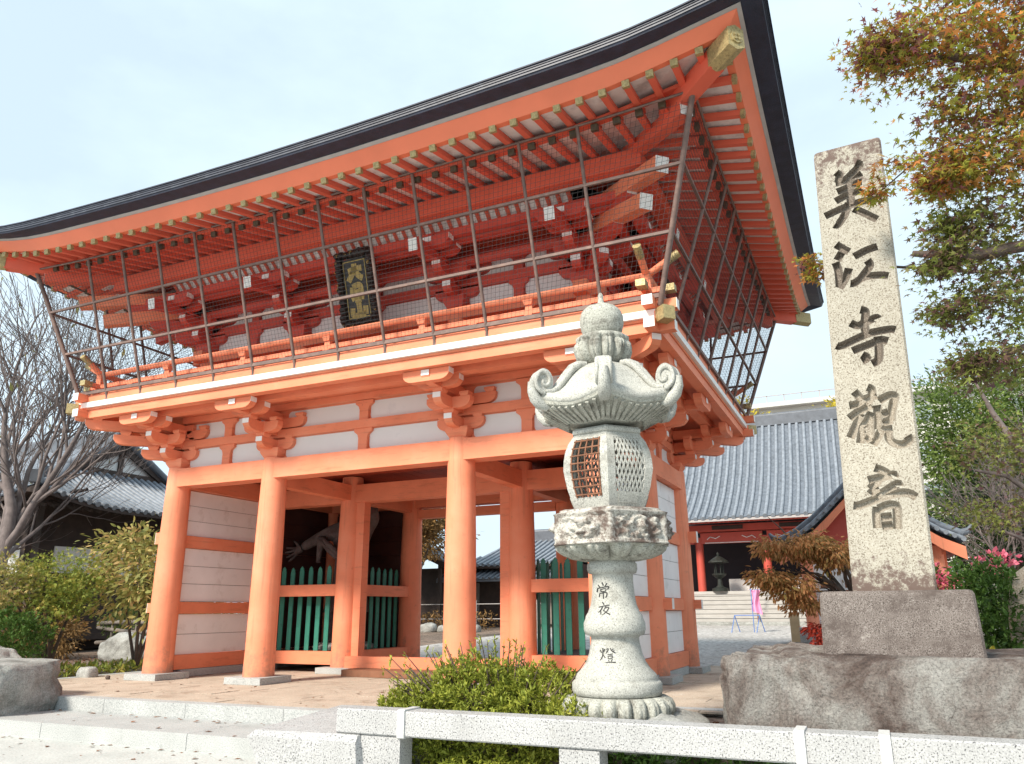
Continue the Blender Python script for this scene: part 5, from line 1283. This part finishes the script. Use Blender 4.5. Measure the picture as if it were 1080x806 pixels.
for sg in (-1, 1):
    mb = MB(); mb.grid([[(-11.3 + sg * d, y, 3.75 - .55 * d + .08 * d * d) for d in (0, .4, .8, 1.2, 1.5)] for y in (20.3, 22.2)]); [mb.tube([(-11.3 + sg * d, y, 3.78 - .55 * d + .08 * d * d) for d in (0, .4, .8, 1.2, 1.5)], .06, 6, 1) for y in [20.35 + .3 * i for i in range(7)]]; mb.build('tile_roof', ['tile_grey', 'tile_light'], po)
    mb = MB(); mb.beam((-11.3, 20.3, 3.62), (-11.3 + sg * 1.4, 20.3, 3.0), .08, .2); mb.build('bargeboard', 'dark_wood', po)
    mb = MB(); mb.bb(-11.3 + sg * 1.0 - .07, -11.3 + sg * 1.0 + .07, 20.5, 20.64, .3, 3.1); mb.build('post', 'dark_wood', po)
mb = MB(); mb.bb(-12.4, -10.2, 22.1, 22.2, .3, 3.0); mb.build('wall', 'dark_wood', po)
mb = MB(); mb.tube([(-11.3, 20.2, 3.85), (-11.3, 22.2, 3.85)], .1, 8); mb.build('ridge', 'tile_dark', po)
yf = thing('yard_fence', (-9, 20, .3), 'thin pale metal yard fence in front of the low house', 'fence')
for z in (1.35, .75): 
    mb = MB(); mb.tube([(-13, 20, z), (-5, 20, z)], .02, 6); mb.build('rail', 'eave_grey', yf)
for x in (-12.4, -11, -9.6, -8.2, -6.8, -5.4):
    mb = MB(); mb.tube([(x, 20, .2), (x, 20, 1.5)], .035, 6); mb.build('post', 'eave_grey', yf)
for i, (x, y, s_) in enumerate(((-9.6, 18.4, .5), (-8.9, 18.5, .36), (-8.3, 18.35, .55), (-10.4, 18.6, .4), (-7.6, 18.5, .45))):
    o = rock('border_stone', (x, y, gz(y) + s_ * .25), (s_ * 1.5, s_, s_ * .9), 'grey_rock', 30 + i, .7, .06, 28, 16); tag(o, 'pale border stone along the gravel beyond the gate', 'stone', 'pale border stones beyond the gate')
bk = thing('plastic_crate', (-11.3, 19.2, gz(19)), 'turquoise plastic bin beside the yard fence', 'bin')
mb = MB(); mb.box((-11.3, 19.2, .62), (.55, .5, .7), 0, .2, .8); mb.build('bin', 'green_paint', bk); mb = MB(); mb.box((-11.3, 19.2, .99), (.6, .55, .05), 0, .2); mb.build('lid', 'green_paint', bk)

# pale modern building far behind the main hall
wb = thing('modern_building', (5, 66, .4), 'pale cream modern block with flat roof and windows rising behind the hall roof', 'building')
hp('wall', 'concrete_wall', lambda mb: mb.bb(-.6, 24, 62, 72, .3, 18.6), wb)
hp('roof_slab', 'granite_clean', lambda mb: mb.bb(-1.6, 25, 61, 73, 18.6, 19.0), wb)
hp('roof_rail', 'eave_grey', lambda mb: ([mb.bb(x, x + .08, 61.3, 61.38, 19.0, 19.7) for x in [-1.3 + 1.5 * i for i in range(18)]], mb.bb(-1.4, 24.8, 61.3, 61.36, 19.65, 19.72)), wb)
for row in range(5):
    for i in range(6):
        x = 1.4 + 3.3 * i; z = 16.2 - 3.3 * row
        f = hp('window', 'granite_clean', lambda mb: (mb.bb(x - .1, x + 2.1, 61.93, 61.99, z - .1, z + 1.5)), wb)
        hp('pane', 'window_glass', lambda mb: (mb.bb(x, x + .96, 61.90, 61.925, z, z + 1.4), mb.bb(x + 1.03, x + 2.0, 61.90, 61.925, z, z + 1.4)), f)
# ------------------------------------------------------------------ plants
leafmat('leaf_maple', [(.0, (.13, .07, .10)), (.2, (.26, .09, .09)), (.32, (.30, .28, .05)), (.47, (.36, .40, .06)), (.57, (.54, .20, .06)), (.70, (.70, .32, .07)), (1, (.75, .46, .08))], trans=.4)
leafmat('leaf_maple_dark', [(.0, (.10, .07, .085)), (.22, (.19, .095, .09)), (.4, (.21, .23, .06)), (.68, (.28, .33, .07)), (.82, (.34, .15, .055)), (1, (.55, .24, .07))], trans=.35)
leafmat('leaf_weeping', [(.0, (.20, .19, .05)), (.3, (.36, .21, .08)), (.5, (.55, .27, .11)), (.75, (.66, .35, .16)), (1, (.72, .42, .22))], trans=.4)
leafmat('leaf_red', [(.0, (.25, .03, .02)), (.5, (.42, .05, .03)), (1, (.5, .11, .05))], trans=.3)
leafmat('leaf_azalea', [(.0, (.13, .17, .022)), (.35, (.25, .29, .04)), (.6, (.38, .40, .06)), (.85, (.52, .47, .09)), (1, (.58, .41, .11))], trans=.25)
leafmat('leaf_green', [(.0, (.04, .085, .018)), (.4, (.085, .165, .03)), (.7, (.15, .25, .05)), (1, (.24, .34, .08))], trans=.25)
leafmat('leaf_bg', [(.0, (.05, .085, .02)), (.35, (.12, .18, .04)), (.65, (.21, .29, .065)), (1, (.33, .39, .11))], trans=.25)
leafmat('leaf_dark', [(.0, (.012, .025, .010)), (.5, (.03, .055, .018)), (1, (.06, .10, .03))], trans=.15)
leafmat('leaf_autumn', [(.0, (.17, .20, .06)), (.3, (.30, .30, .09)), (.48, (.46, .38, .13)), (.66, (.58, .38, .17)), (.84, (.62, .34, .21)), (1, (.52, .20, .13))], trans=.35)
leafmat('leaf_garden', [(.0, (.11, .17, .03)), (.35, (.24, .29, .05)), (.6, (.38, .35, .07)), (.8, (.58, .31, .09)), (1, (.60, .22, .09))], trans=.3)
leafmat('leaf_ginkgo', [(.0, (.42, .33, .03)), (.5, (.62, .50, .05)), (1, (.75, .62, .12))], trans=.35)
leafmat('leaf_rust', [(.0, (.11, .075, .03)), (.4, (.24, .14, .05)), (.7, (.36, .20, .07)), (1, (.30, .27, .08))], trans=.3)
leafmat('leaf_litter', [(.0, (.10, .05, .03)), (.5, (.26, .12, .06)), (1, (.42, .2, .10))], trans=.1)
leafmat('flower_pink', [(.0, (.55, .09, .16)), (.6, (.75, .20, .28)), (1, (.85, .40, .45))], trans=.3)
leafmat('leaf_yellow', [(.0, (.35, .33, .05)), (.5, (.62, .52, .07)), (1, (.75, .62, .2))], trans=.3)
NR = np.random.default_rng(11)
def blob(c, r, n, shell=.55, seed=0, lump=.25, fr=1.2):
    """points and outward directions in a lumpy ellipsoid, denser to the outside"""
    g = np.random.default_rng(seed); d = g.normal(size=(n, 3)); d /= np.linalg.norm(d, axis=1, keepdims=True)
    k = shell + (1 - shell) * g.random(n) ** .6
    f = np.array([1 + lump * noise.noise(Vector((a[0] * fr * 1.6 + seed, a[1] * fr * 1.6, a[2] * fr * 1.6))) * 1.6 for a in d])
    p = np.array(c) + d * np.array(r) * (k * f)[:, None]
    return p, d
def clumps(c, r, n, per, cs, seed=0, shell=.6, lump=.25, flat=.5, drop=0):
    """leaf clumps: n clump centres in a lumpy crown, per leaves in each"""
    cc, cd = blob(c, r, n, shell, seed, lump); g = np.random.default_rng(seed + 1)
    o = g.normal(size=(n, per, 3)) * np.array([cs, cs, cs * flat]); p = (cc[:, None, :] + o).reshape(-1, 3)
    d = (o / cs * .8 + cd[:, None, :] * .6 + g.normal(size=o.shape) * .4); d[..., 2] -= drop
    return p, d.reshape(-1, 3)
def branches(name, base, tgt, parent, matn='bark', r0=.06, n=7, seed=0, sag=.1):
    mb = MB(); g = random.Random(seed); base = Vector(base)
    for k in range(n):
        t = Vector(tgt(g)); m1 = base.lerp(t, .35) + Vector((g.gauss(0, .06), g.gauss(0, .06), abs((t - base).length) * sag)); m2 = base.lerp(t, .7) + Vector((g.gauss(0, .08), g.gauss(0, .08), (t - base).length * sag * .8))
        mb.tube([base, m1, m2, t], [r0, r0 * .7, r0 * .4, r0 * .15], 6)
        for j in range(3):
            q = m1.lerp(m2, g.random()); e = q + (t - base) * .25 + Vector((g.gauss(0, .13), g.gauss(0, .13), min(.1, g.gauss(-.03, .08)))) * (t - base).length * .6; mb.tube([q, q.lerp(e, .5) + Vector((0, 0, .03)), e], [r0 * .4, r0 * .25, r0 * .1], 5)
    return mb.build(name, matn, parent)

# maple overhanging from the right, close to the street
mp_ = thing('maple_tree', (10.6, -3.0, -.05), 'autumn maple reaching in from the right with purple, green and orange leaves over the pillar', 'tree')
mb = MB(); R_ = random.Random(5)
mb.tube([(10.6, -3.0, -.1), (10.5, -3.1, 1.2), (10.3, -3.3, 2.3), (10.1, -3.5, 3.0)], [.2, .165, .14, .12], 12)
limbs = [[(10.1, -3.5, 3.0), (9.4, -4.2, 3.35), (8.7, -4.7, 3.3), (8.1, -4.85, 3.22), (7.76, -4.93, 3.27)],
         [(10.2, -3.4, 2.7), (9.6, -4.0, 3.6), (9.0, -4.6, 4.2), (8.4, -5.0, 4.5), (7.85, -5.3, 4.5)],
         [(10.3, -3.3, 2.3), (9.6, -3.9, 2.75), (8.9, -4.3, 2.85), (8.2, -4.6, 2.62)],
         [(10.1, -3.5, 3.0), (9.7, -4.2, 4.1), (9.2, -4.8, 5.0), (8.6, -5.2, 5.5)],
         [(10.3, -3.3, 2.4), (9.5, -3.6, 2.2), (9.0, -3.9, 2.25)]]
for L_ in limbs:
    mb.tube(L_, [.075 - .055 * i / (len(L_) - 1) for i in range(len(L_))], 7)
    for k in range(14):
        t = R_.random() * (len(L_) - 1); i = min(int(t), len(L_) - 2); q = Vector(L_[i]).lerp(Vector(L_[i + 1]), t - i)
        if q.x < 8.45: continue
        e = q + Vector((R_.gauss(-.15, .3), R_.gauss(-.05, .3), R_.gauss(0, .16))); mb.tube([q, q.lerp(e, .5) + Vector((0, 0, .03)), e], [.014, .009, .004], 5)
mb.build('trunk', 'bark', mp_)
def sprays(pts, n, per, rad, seed, flat=.28):
    g = np.random.default_rng(seed); pts = np.array(pts, float); k = g.integers(0, len(pts), n)
    c = pts[k, :3] + g.normal(size=(n, 3)) * pts[k, 3:4] * np.array([1, 1, .75])
    o = g.normal(size=(n, per, 3)) * np.array([rad, rad, rad * flat]); p = (c[:, None, :] + o).reshape(-1, 3)
    d = o / rad + g.normal(size=o.shape) * .35 + np.array([-.5, -.2, -.35]); return p, d.reshape(-1, 3)
up_ = [(8.65, -5.0, 4.75, .22), (8.4, -5.1, 4.6, .20), (8.1, -5.25, 4.55, .16), (7.85, -5.35, 4.5, .12), (7.72, -5.38, 4.5, .06), (8.5, -4.95, 4.3, .18), (8.2, -5.0, 4.15, .15), (8.8, -5.1, 5.1, .3), (8.4, -5.3, 5.0, .15), (8.9, -4.8, 4.5, .3),
       (8.55, -4.8, 3.95, .17), (8.3, -4.9, 3.8, .16), (8.08, -5.0, 3.8, .09), (8.7, -4.7, 3.6, .2), (7.98, -5.05, 3.68, .05)]
lo_ = [(8.5, -4.6, 3.3, .2), (8.25, -4.7, 3.25, .14), (8.02, -4.85, 3.3, .08), (7.92, -4.87, 3.2, .05), (8.35, -4.6, 3.0, .14), (8.1, -4.7, 2.98, .10), (7.92, -4.75, 2.9, .06), (8.6, -4.4, 2.85, .18), (8.2, -4.55, 2.62, .12), (8.45, -4.45, 2.55, .12), (8.0, -4.85, 3.45, .06), (8.2, -4.8, 3.5, .12), (8.02, -4.6, 2.56, .06)]
p1, d1 = sprays(up_, 1750, 9, .06, 3); leaves('crown', p1, d1, .052, 'maple', 'leaf_maple', mp_, .8, 3)
p1, d1 = sprays(lo_, 850, 9, .06, 4); leaves('crown', p1, d1, .050, 'maple', 'leaf_maple_dark', mp_, .7, 4)
mb = MB(); mb.tube([(9.6, -3.2, 3.6), (8.6, -2.45, 4.0), (7.6, -2.38, 4.3), (7.2, -2.33, 4.42), (7.08, -2.31, 4.45)], [.03, .02, .012, .008, .004], 5); mb.build('twig', 'bark', mp_)
p1, d1 = sprays([(7.08, -2.31, 4.52, .04), (7.08, -2.31, 4.42, .045), (7.14, -2.33, 4.33, .04)], 34, 8, .045, 6); leaves('crown', p1, d1, .07, 'maple', 'leaf_maple', mp_, .7, 6)
p1, d1 = sprays([(7.68, -3.55, 4.40, .045), (7.76, -3.6, 4.50, .05), (7.9, -3.8, 4.52, .06)], 34, 8, .05, 7); leaves('crown', p1, d1, .07, 'maple', 'leaf_maple', mp_, .7, 7)
mb = MB(); mb.tube([(8.5, -4.6, 4.3), (8.0, -3.9, 4.5), (7.7, -3.55, 4.45)], [.012, .008, .004], 5); mb.build('twig', 'bark', mp_)
# second maple lower on the right, with a leaning pinkish trunk
m2_ = thing('maple_tree', (9.6, 3.2, 0), 'dark red-green maple with a slanting trunk right of the pillar', 'tree')
mb = MB(); mb.tube([(10.3, 3.0, -.1), (10.0, 3.1, 1.6), (9.55, 3.2, 3.0), (9.2, 3.2, 3.9), (9.0, 3.1, 4.5)], [.12, .10, .075, .04, .012], 10); mb.tube([(9.75, 3.15, 2.4), (9.2, 3.0, 2.9), (8.8, 2.9, 3.0)], [.05, .035, .02], 7); mb.tube([(10.0, 3.1, 1.6), (9.4, 2.9, 1.9), (9.0, 2.8, 2.1)], [.05, .035, .02], 7); mb.build('trunk', 'bark_grey', m2_)
p1, d1 = clumps((9.2, 3.0, 3.35), (.75, .7, .5), 60, 26, .16, 21, .3); p2, d2 = clumps((9.1, 2.9, 2.35), (.75, .6, .22), 40, 26, .15, 22, .3)
leaves('crown', np.concatenate([p1, p2]), np.concatenate([d1, d2]), .075, 'maple', 'leaf_maple_dark', m2_, .6, 7)
# weeping red maple behind the monument
wm = thing('weeping_maple', (7.0, 3.6, -.05), 'low weeping maple with rusty orange lacy leaves left of the plinth', 'tree')
branches('trunk', (7.05, 3.4, .9), lambda g: (g.uniform(5.6, 7.3), g.uniform(2.6, 3.6), g.uniform(1.3, 2.2)), wm, 'bark', .05, 9, 3, .18)
mb = MB(); mb.tube([(7.1, 3.5, -.1), (7.12, 3.45, .5), (7.05, 3.4, .95)], [.075, .065, .055], 8); mb.build('trunk', 'bark', wm)
wl = [((6.2, 2.8, 2.02), (.62, .5, .17), 46), ((6.75, 3.0, 1.88), (.45, .5, .22), 34), ((5.75, 2.65, 1.52), (.30, .35, .14), 20), ((6.05, 2.75, 1.38), (.32, .4, .16), 26), ((6.25, 2.9, 1.12), (.25, .3, .10), 14)]
pp, dd = [], []
for i, (c, r, n) in enumerate(wl): a, b = clumps(c, r, n, 60, .085, 40 + i, .2, flat=.55, drop=1.3); pp.append(a); dd.append(b)
leaves('crown', np.concatenate(pp), np.concatenate(dd), .068, 'blade', 'leaf_weeping', wm, 1.0, 8)
a, b = clumps((6.45, 3.0, .72), (.18, .25, .28), 16, 50, .07, 50, .2, drop=1.2); leaves('crown', a, b, .06, 'blade', 'leaf_red', wm, 1.0, 9)
# azalea in front of the lantern
def azalea(name, parent, c, r, n, seed, size=.036, m='leaf_azalea', up=1.0, low=-.35):
    g = np.random.default_rng(seed); q, d = blob(c, r, n, .62, seed, .30, 1.5); k = q[:, 2] > c[2] + low * r[2]; q, d = q[k], d[k]; n = len(q)
    d = d + np.array([0, 0, up]) + g.normal(size=d.shape) * .3; d /= np.linalg.norm(d, axis=1, keepdims=True)
    per = 9; a = g.random((n, per)) * 6.283; t = g.random((n, per)); s1 = np.cross(d, g.normal(size=d.shape)); s1 /= np.linalg.norm(s1, axis=1, keepdims=True); s2 = np.cross(d, s1)
    p = q[:, None, :] + d[:, None, :] * (t[..., None] * .065); ld = s1[:, None, :] * np.cos(a)[..., None] + s2[:, None, :] * np.sin(a)[..., None] + d[:, None, :] * (.35 + 1.3 * t[..., None])
    leaves(name, p.reshape(-1, 3), ld.reshape(-1, 3), size, 'blade', m, parent, .5, seed)
    return q, d
az = thing('azalea_bush', (4.0, -3.1, -.05), 'yellow-green azalea bush spreading behind the granite rail', 'bush')
azs = [((3.75, -3.2, .18), (.55, .42, .42), 1500), ((4.3, -3.15, .14), (.5, .42, .40), 1200), ((3.2, -3.15, .08), (.45, .4, .32), 800), ((4.75, -3.45, .03), (.34, .25, .26), 420), ((2.95, -3.3, .10), (.22, .2, .2), 200), ((4.88, -3.66, .04), (.25, .10, .24), 160)]
for i, (c, r, n) in enumerate(azs): azalea('foliage', az, c, r, int(n * 1.5), 60 + i, .036)
tw = MB(); g_ = random.Random(8); pp, dd = [], []
for k in range(64):
    x = g_.uniform(2.8, 4.95); zt = .46 + .22 * math.exp(-((x - 3.95) / .7) ** 2) + g_.uniform(-.10, .17); b_ = Vector((3.9 + (x - 3.9) * .5, -3.15, 0)); t_ = Vector((x, -3.2 + g_.uniform(-.3, .25), zt))
    tw.tube([b_, b_.lerp(t_, .5) + Vector((0, 0, .04)), t_], [.012, .008, .004], 5)
    for j in range(10): pp.append(t_ - Vector((0, 0, .012 * j))); dd.append((g_.gauss(0, 1), g_.gauss(0, 1), .7 + g_.random()))
tw.build('stems', 'bark', az); sh_ = leaves('shoots', np.array([tuple(p) for p in pp]), np.array(dd), .04, 'blade', 'leaf_azalea', az, .5, 70); sh_['kind'] = 'stuff'
az2 = thing('azalea_bush', (4.1, -3.55, -.2), 'green bush under the granite rail between two posts', 'bush')
azalea('foliage', az2, (4.05, -3.70, -.10), (.70, .13, .26), 1500, 71, .038, 'leaf_azalea', 1.0, -.9); azalea('foliage', az2, (5.9, -3.70, -.14), (.8, .12, .2), 800, 72, .038, 'leaf_green', 1.0, -.9)
# green bush, flowers and yellow plant at the right edge
bs = thing('round_bush', (8.45, 1.0, -.05), 'bright green bush filling the corner right of the plinth', 'bush')
for i, (c, r, n) in enumerate([((8.45, .95, .85), (.42, .45, .75), 900), ((8.15, .9, .45), (.25, .35, .55), 360), ((8.75, 1.2, 1.05), (.4, .4, .5), 420)]): azalea('foliage', bs, c, r, n, 80 + i, .055, 'leaf_green', .5, -1)
fl = thing('flower_bush', (8.2, 2.6, -.05), 'pink flowering plant behind the bright green bush', 'flowers')
p1, d1 = clumps((8.05, 2.3, 1.42), (.30, .25, .18), 14, 26, .05, 90, .3); p2, d2 = clumps((8.75, 2.4, 1.6), (.35, .25, .16), 12, 26, .05, 91, .3)
leaves('blossom', np.concatenate([p1, p2]), np.concatenate([d1, d2]), .055, 'quad', 'flower_pink', fl, .9, 91)
azalea('foliage', fl, (8.2, 2.6, .8), (.75, .4, .75), 620, 92, .06, 'leaf_green', .6, -1)
yp = thing('yellow_plant', (8.25, .1, .1), 'small plant with yellow leaves at the foot of the bush', 'plant')
p1, d1 = clumps((8.22, .15, .47), (.24, .15, .10), 16, 9, .05, 95, .3); leaves('foliage', p1, d1, .10, 'blade', 'leaf_yellow', yp, .5, 95)
mb = MB()
for k in range(7): mb.tube([(8.22, .2, -.05), (8.22 + .05 * (k - 3), .17, .2), (8.22 + .07 * (k - 3), .15, .45)], [.008, .006, .004], 5)
mb.build('stems', 'bark', yp)
# woods behind the pavilion
def crown_tree(name, label, base, h, c, r, n, per, cs, size, m, seed, group=None, trunk=.16, kind='blade', barkm='bark'):
    t = thing(name, base, label, 'tree', group); mb = MB(); R = random.Random(seed); tips = []
    top = Vector((c[0], c[1], c[2] + r[2] * .3)); b = Vector(base)
    mb.tube([b - Vector((0, 0, .2)), b.lerp(top, .35) + Vector((R.gauss(0, .1), R.gauss(0, .1), 0)), b.lerp(top, .7), top], [trunk, trunk * .8, trunk * .5, trunk * .15], 9)
    for k in range(12):
        q = b.lerp(top, .35 + .6 * R.random()); e = Vector(c) + Vector((R.uniform(-1, 1) * r[0], R.uniform(-1, 1) * r[1], R.uniform(-.6, .9) * r[2])) * .8; mb.tube([q, q.lerp(e, .5) + Vector((0, 0, .1)), e], [trunk * .35, trunk * .2, trunk * .06], 6)
    mb.build('trunk', barkm, t); p, d = clumps(c, r, n, per, cs, seed, .45, .45, .6); leaves('crown', p, d, size, kind, m, t, .9, seed); return t
crown_tree('camphor_tree', 'leafy bright green tree behind the pavilion', (11.0, 19, .2), 8, (10.6, 18.5, 6.3), (1.6, 1.8, 2.2), 420, 40, .26, .13, 'leaf_bg', 101)
crown_tree('camphor_tree', 'taller green tree half hidden by the maple leaves at the right edge', (13.4, 21, .2), 9, (13.2, 20.5, 7.0), (2.0, 2.2, 2.6), 480, 40, .28, .14, 'leaf_bg', 102)
crown_tree('dark_shrub', 'dark evergreen thicket low behind the flowers', (10.5, 13.5, 0), 4, (10.6, 13.2, 2.2), (1.7, 1.5, 1.9), 240, 34, .2, .12, 'leaf_dark', 103)
crown_tree('ginkgo_tree', 'yellow ginkgo crown between the gate and the cream building', (.8, 42, .4), 13, (1.0, 41.5, 11.7), (1.9, 1.8, 2.2), 200, 30, .3, .2, 'leaf_ginkgo', 104)
crown_tree('ginkgo_tree', 'second yellow ginkgo touching the pillar edge', (7.6, 43, .4), 13, (7.1, 42, 12.2), (1.2, 1.5, 1.8), 110, 30, .3, .2, 'leaf_ginkgo', 105)
crown_tree('autumn_tree', 'rust and olive autumn tree seen through the gate passage', (-10.4, 19.0, .3), 7, (-10.9, 18.5, 5.4), (2.2, 1.5, 2.4), 620, 36, .24, .16, 'leaf_rust', 106)
crown_tree('autumn_tree', 'loose branch of dark leaves right of the third column', (-7.6, 14, .2), 6, (-6.75, 13.2, 4.3), (.6, .5, 1.3), 130, 28, .17, .14, 'leaf_rust', 107, trunk=.08)
# bare trees
def bare(name, label, p, d, L, r, lev, seed, group=None, kids=(3, 4), up=.12, spread=.5, wob=.14, minr=.006, shrink=.68):
    t = thing(name, p, label, 'tree', group); mb = MB(); tips = []; grow(mb, p, d, L, r, lev, random.Random(seed), tips, spread, up, kids, 5, wob, shrink, 8, minr); mb.build('trunk', 'twig' if lev < 3 else 'bark_grey', t); return t, tips
bt, tips = bare('bare_tree', 'large bare tree with fanning twigs in front of the old hall', (-12.6, 2.2, -.1), (.02, 0, 1), 3.4, .27, 5, 13, kids=(3, 4), up=.16, spread=.60, wob=.11, minr=.008, shrink=.74)
tp = tips[::61]; lr_ = leaves('leaf_remnant', np.array([tuple(a) for a, b in tp]), np.array([tuple(b) for a, b in tp]), .16, 'blade', 'leaf_autumn', bt, .8, 14); lr_['kind'] = 'stuff'
bare('bare_tree', 'grey bare twiggy tree behind the pillar in front of green leaves', (10.6, 12.0, 0), (-.25, 0, 1), 2.0, .10, 4, 23, kids=(4, 5), up=.10, spread=.75, wob=.16, minr=.006, shrink=.74)
# left garden
def garden(label, base, blobs, size, m, seed, name='garden_shrub', kind='blade', stems=6, cat='shrub'):
    t = thing(name, base, label, cat); c0 = blobs[0][0]
    branches('stems', base, lambda g: (c0[0] + g.gauss(0, blobs[0][1][0] * .5), c0[1] + g.gauss(0, .3), c0[2] + g.uniform(-.2, .5) * blobs[0][1][2]), t, 'bark', .04, stems, seed, .08)
    pp, dd = [], []
    for i, (c, r, n, per, cs) in enumerate(blobs): a, b = clumps(c, r, n, per, cs, seed + i, .35, .4, .6, .4); pp.append(a); dd.append(b)
    leaves('foliage', np.concatenate(pp), np.concatenate(dd), size, kind, m, t, .9, seed); return t
garden('tall shrub with drooping yellow and pink autumn leaves beside the leftmost column', (-6.4, 1.6, 0), [((-5.95, 1.2, 1.7), (1.0, .6, .95), 120, 18, .16), ((-6.4, 1.2, 2.4), (.95, .5, .4), 46, 12, .15), ((-5.6, 1.4, 1.45), (.5, .4, .35), 34, 16, .14), ((-7.1, 1.5, 2.1), (.8, .5, .45), 60, 14, .15)], .13, 'leaf_autumn', 201)
garden('olive and orange maple shrub at the left edge of the garden', (-7.6, .6, 0), [((-7.2, .2, 1.7), (1.1, .7, .55), 105, 28, .15), ((-6.7, .1, 1.3), (.6, .5, .35), 46, 28, .14)], .08, 'leaf_garden', 202, kind='maple')
garden('orange leaved low maple spilling in from the left picture edge', (-8.6, 1.2, 0), [((-7.6, -.6, 1.6), (.6, .5, .6), 70, 28, .14)], .08, 'leaf_autumn', 203, kind='maple')
d_ = thing('clipped_shrub', (-6.9, -.9, 0), 'clipped dark green shrub behind the flat-topped boulder', 'shrub'); azalea('foliage', d_, (-6.85, -.75, .65), (.62, .55, .42), 900, 204, .05, 'leaf_green', .5, -1); azalea('foliage', d_, (-7.6, -.5, .7), (.6, .5, .45), 600, 205, .05, 'leaf_green', .5, -1)
garden('green shrub low behind the log rail fence', (-11.5, 6.8, 0), [((-12.6, 6.9, .8), (1.3, .5, .6), 110, 30, .14), ((-10.2, 6.4, .9), (1.3, .5, .7), 110, 30, .14), ((-8.3, 5.8, .8), (1.0, .5, .7), 80, 30, .14)], .075, 'leaf_bg', 206)
sl = thing('small_lantern', (-10.9, 6.2, 0), 'small grey stone garden lantern almost hidden among the shrubs', 'stone lantern')
mb = MB(); mb.lathe([(.2, 0), (.1, .12), (.09, .75), (.2, .82), (.2, .9)], (-10.9, 6.2, 0), 10); mb.build('shaft', 'grey_rock', sl)
mb = MB(); mb.lathe([(.15, .9), (.15, 1.15)], (-10.9, 6.2, 0), 6, 0, 0, False); mb.lathe([(.34, 1.15), (.32, 1.2), (.12, 1.42), (.05, 1.5), (.07, 1.56), (0.01, 1.64)], (-10.9, 6.2, 0), 6, 0, 0, False); mb.build('roof', 'grey_rock', sl)
# fallen leaves and low plants on the garden soil
g = np.random.default_rng(31); n = 2600; p = np.stack([g.uniform(-13, -5.9, n), g.uniform(-1.2, 6, n), np.full(n, -.045) + g.random(n) * .02], 1); dd = np.stack([g.normal(size=n), g.normal(size=n), g.normal(size=n) * .15], 1)
o = leaves('fallen_leaves', p, dd, .075, 'quad', 'leaf_litter', None, .25, 31); o['kind'] = 'stuff'
n = 1500; p = np.stack([g.uniform(-7.4, -5.85, n), g.uniform(-.3, 2.6, n), g.random(n) * .16 - .04], 1); dd = np.stack([g.normal(size=n), g.normal(size=n), np.abs(g.normal(size=n)) + .5], 1)
o = leaves('ground_cover', p, dd, .085, 'blade', 'leaf_garden', None, .5, 32); o['kind'] = 'stuff'
n = 1400; p = np.stack([g.uniform(5.6, 9.5, n), g.uniform(-2.0, 2.2, n), g.random(n) * .05 - .05], 1); o = leaves('ground_cover', p, np.stack([g.normal(size=n), g.normal(size=n), np.abs(g.normal(size=n)) * .6], 1), .05, 'blade', 'leaf_litter', None, .5, 33); o['kind'] = 'stuff'
n = 900; p = np.stack([g.uniform(-10.8, -7.3, n), g.uniform(19, 20.6, n), .35 + g.random(n) * .7], 1)
t = thing('low_shrub', (-8.8, 19.6, .3), 'low brown-green shrub in front of the yard fence beyond the gate', 'shrub'); leaves('foliage', p, g.normal(size=(n, 3)), .12, 'blade', 'leaf_rust', t, .9, 34); branches('stems', (-8.8, 19.7, .3), lambda g: (g.uniform(-10.4, -7.6), 19.8, g.uniform(.6, 1.1)), t, 'bark', .02, 7, 35)
n = 1200; p = np.stack([g.uniform(-12.6, -11.3, n), g.uniform(18.6, 19.6, n), .3 + g.random(n) * 1.9], 1)
t = thing('tall_shrub', (-12, 19.2, .3), 'upright green shrub beside the gabled porch', 'shrub'); leaves('foliage', p, g.normal(size=(n, 3)), .13, 'blade', 'leaf_bg', t, .9, 36); branches('stems', (-12, 19.2, .3), lambda g: (g.uniform(-12.4, -11.6), 19.1, g.uniform(1, 2)), t, 'bark', .025, 5, 37)
# leaves blown onto the paving and steps
g = np.random.default_rng(77); n = 150; p = np.stack([g.uniform(-5.4, 3.6, n), g.uniform(-2.3, 1.6, n), np.full(n, .008)], 1); k = (p[:, 0] < 2) | (p[:, 1] > -.7)
q = np.stack([g.uniform(-3.2, 1.9, 60), g.uniform(-3.45, -2.62, 60), np.full(60, -.16)], 1); q[:, 1] = np.where(g.random(60) < .6, -2.62 - g.random(60) * .12, q[:, 1]); w = np.stack([g.uniform(-4, 1.9, 70), -3.53 - g.random(70) ** 2 * .9, np.full(70, -.326)], 1)
p = np.concatenate([p[k], q, w]); n = len(p); o = leaves('fallen_leaves', p, np.stack([g.normal(size=n), g.normal(size=n), g.normal(size=n) * .12], 1), .055, 'quad', 'leaf_litter', None, .12, 78); o['kind'] = 'stuff'
crown_tree('camphor_tree', 'broad green tree filling the gap behind the pink flowers', (14, 27, .4), 8, (13.0, 26, 4.6), (3.6, 2.4, 3.6), 620, 40, .38, .2, 'leaf_bg', 111, trunk=.2)
crown_tree('dark_shrub', 'dark evergreen behind the pavilion roof end', (12.6, 17, .2), 4, (12.4, 17, 2.6), (2.0, 1.5, 2.2), 320, 36, .24, .15, 'leaf_dark', 112)
garden('low brown and green shrub in front of the dark hall veranda', (-13.8, 4.3, 0), [((-13.6, 4.2, .7), (1.1, .5, .65), 110, 30, .14), ((-12.0, 3.9, .55), (.8, .5, .5), 70, 30, .13), ((-15.2, 4.5, .8), (1.0, .5, .7), 90, 30, .14)], .085, 'leaf_rust', 220)
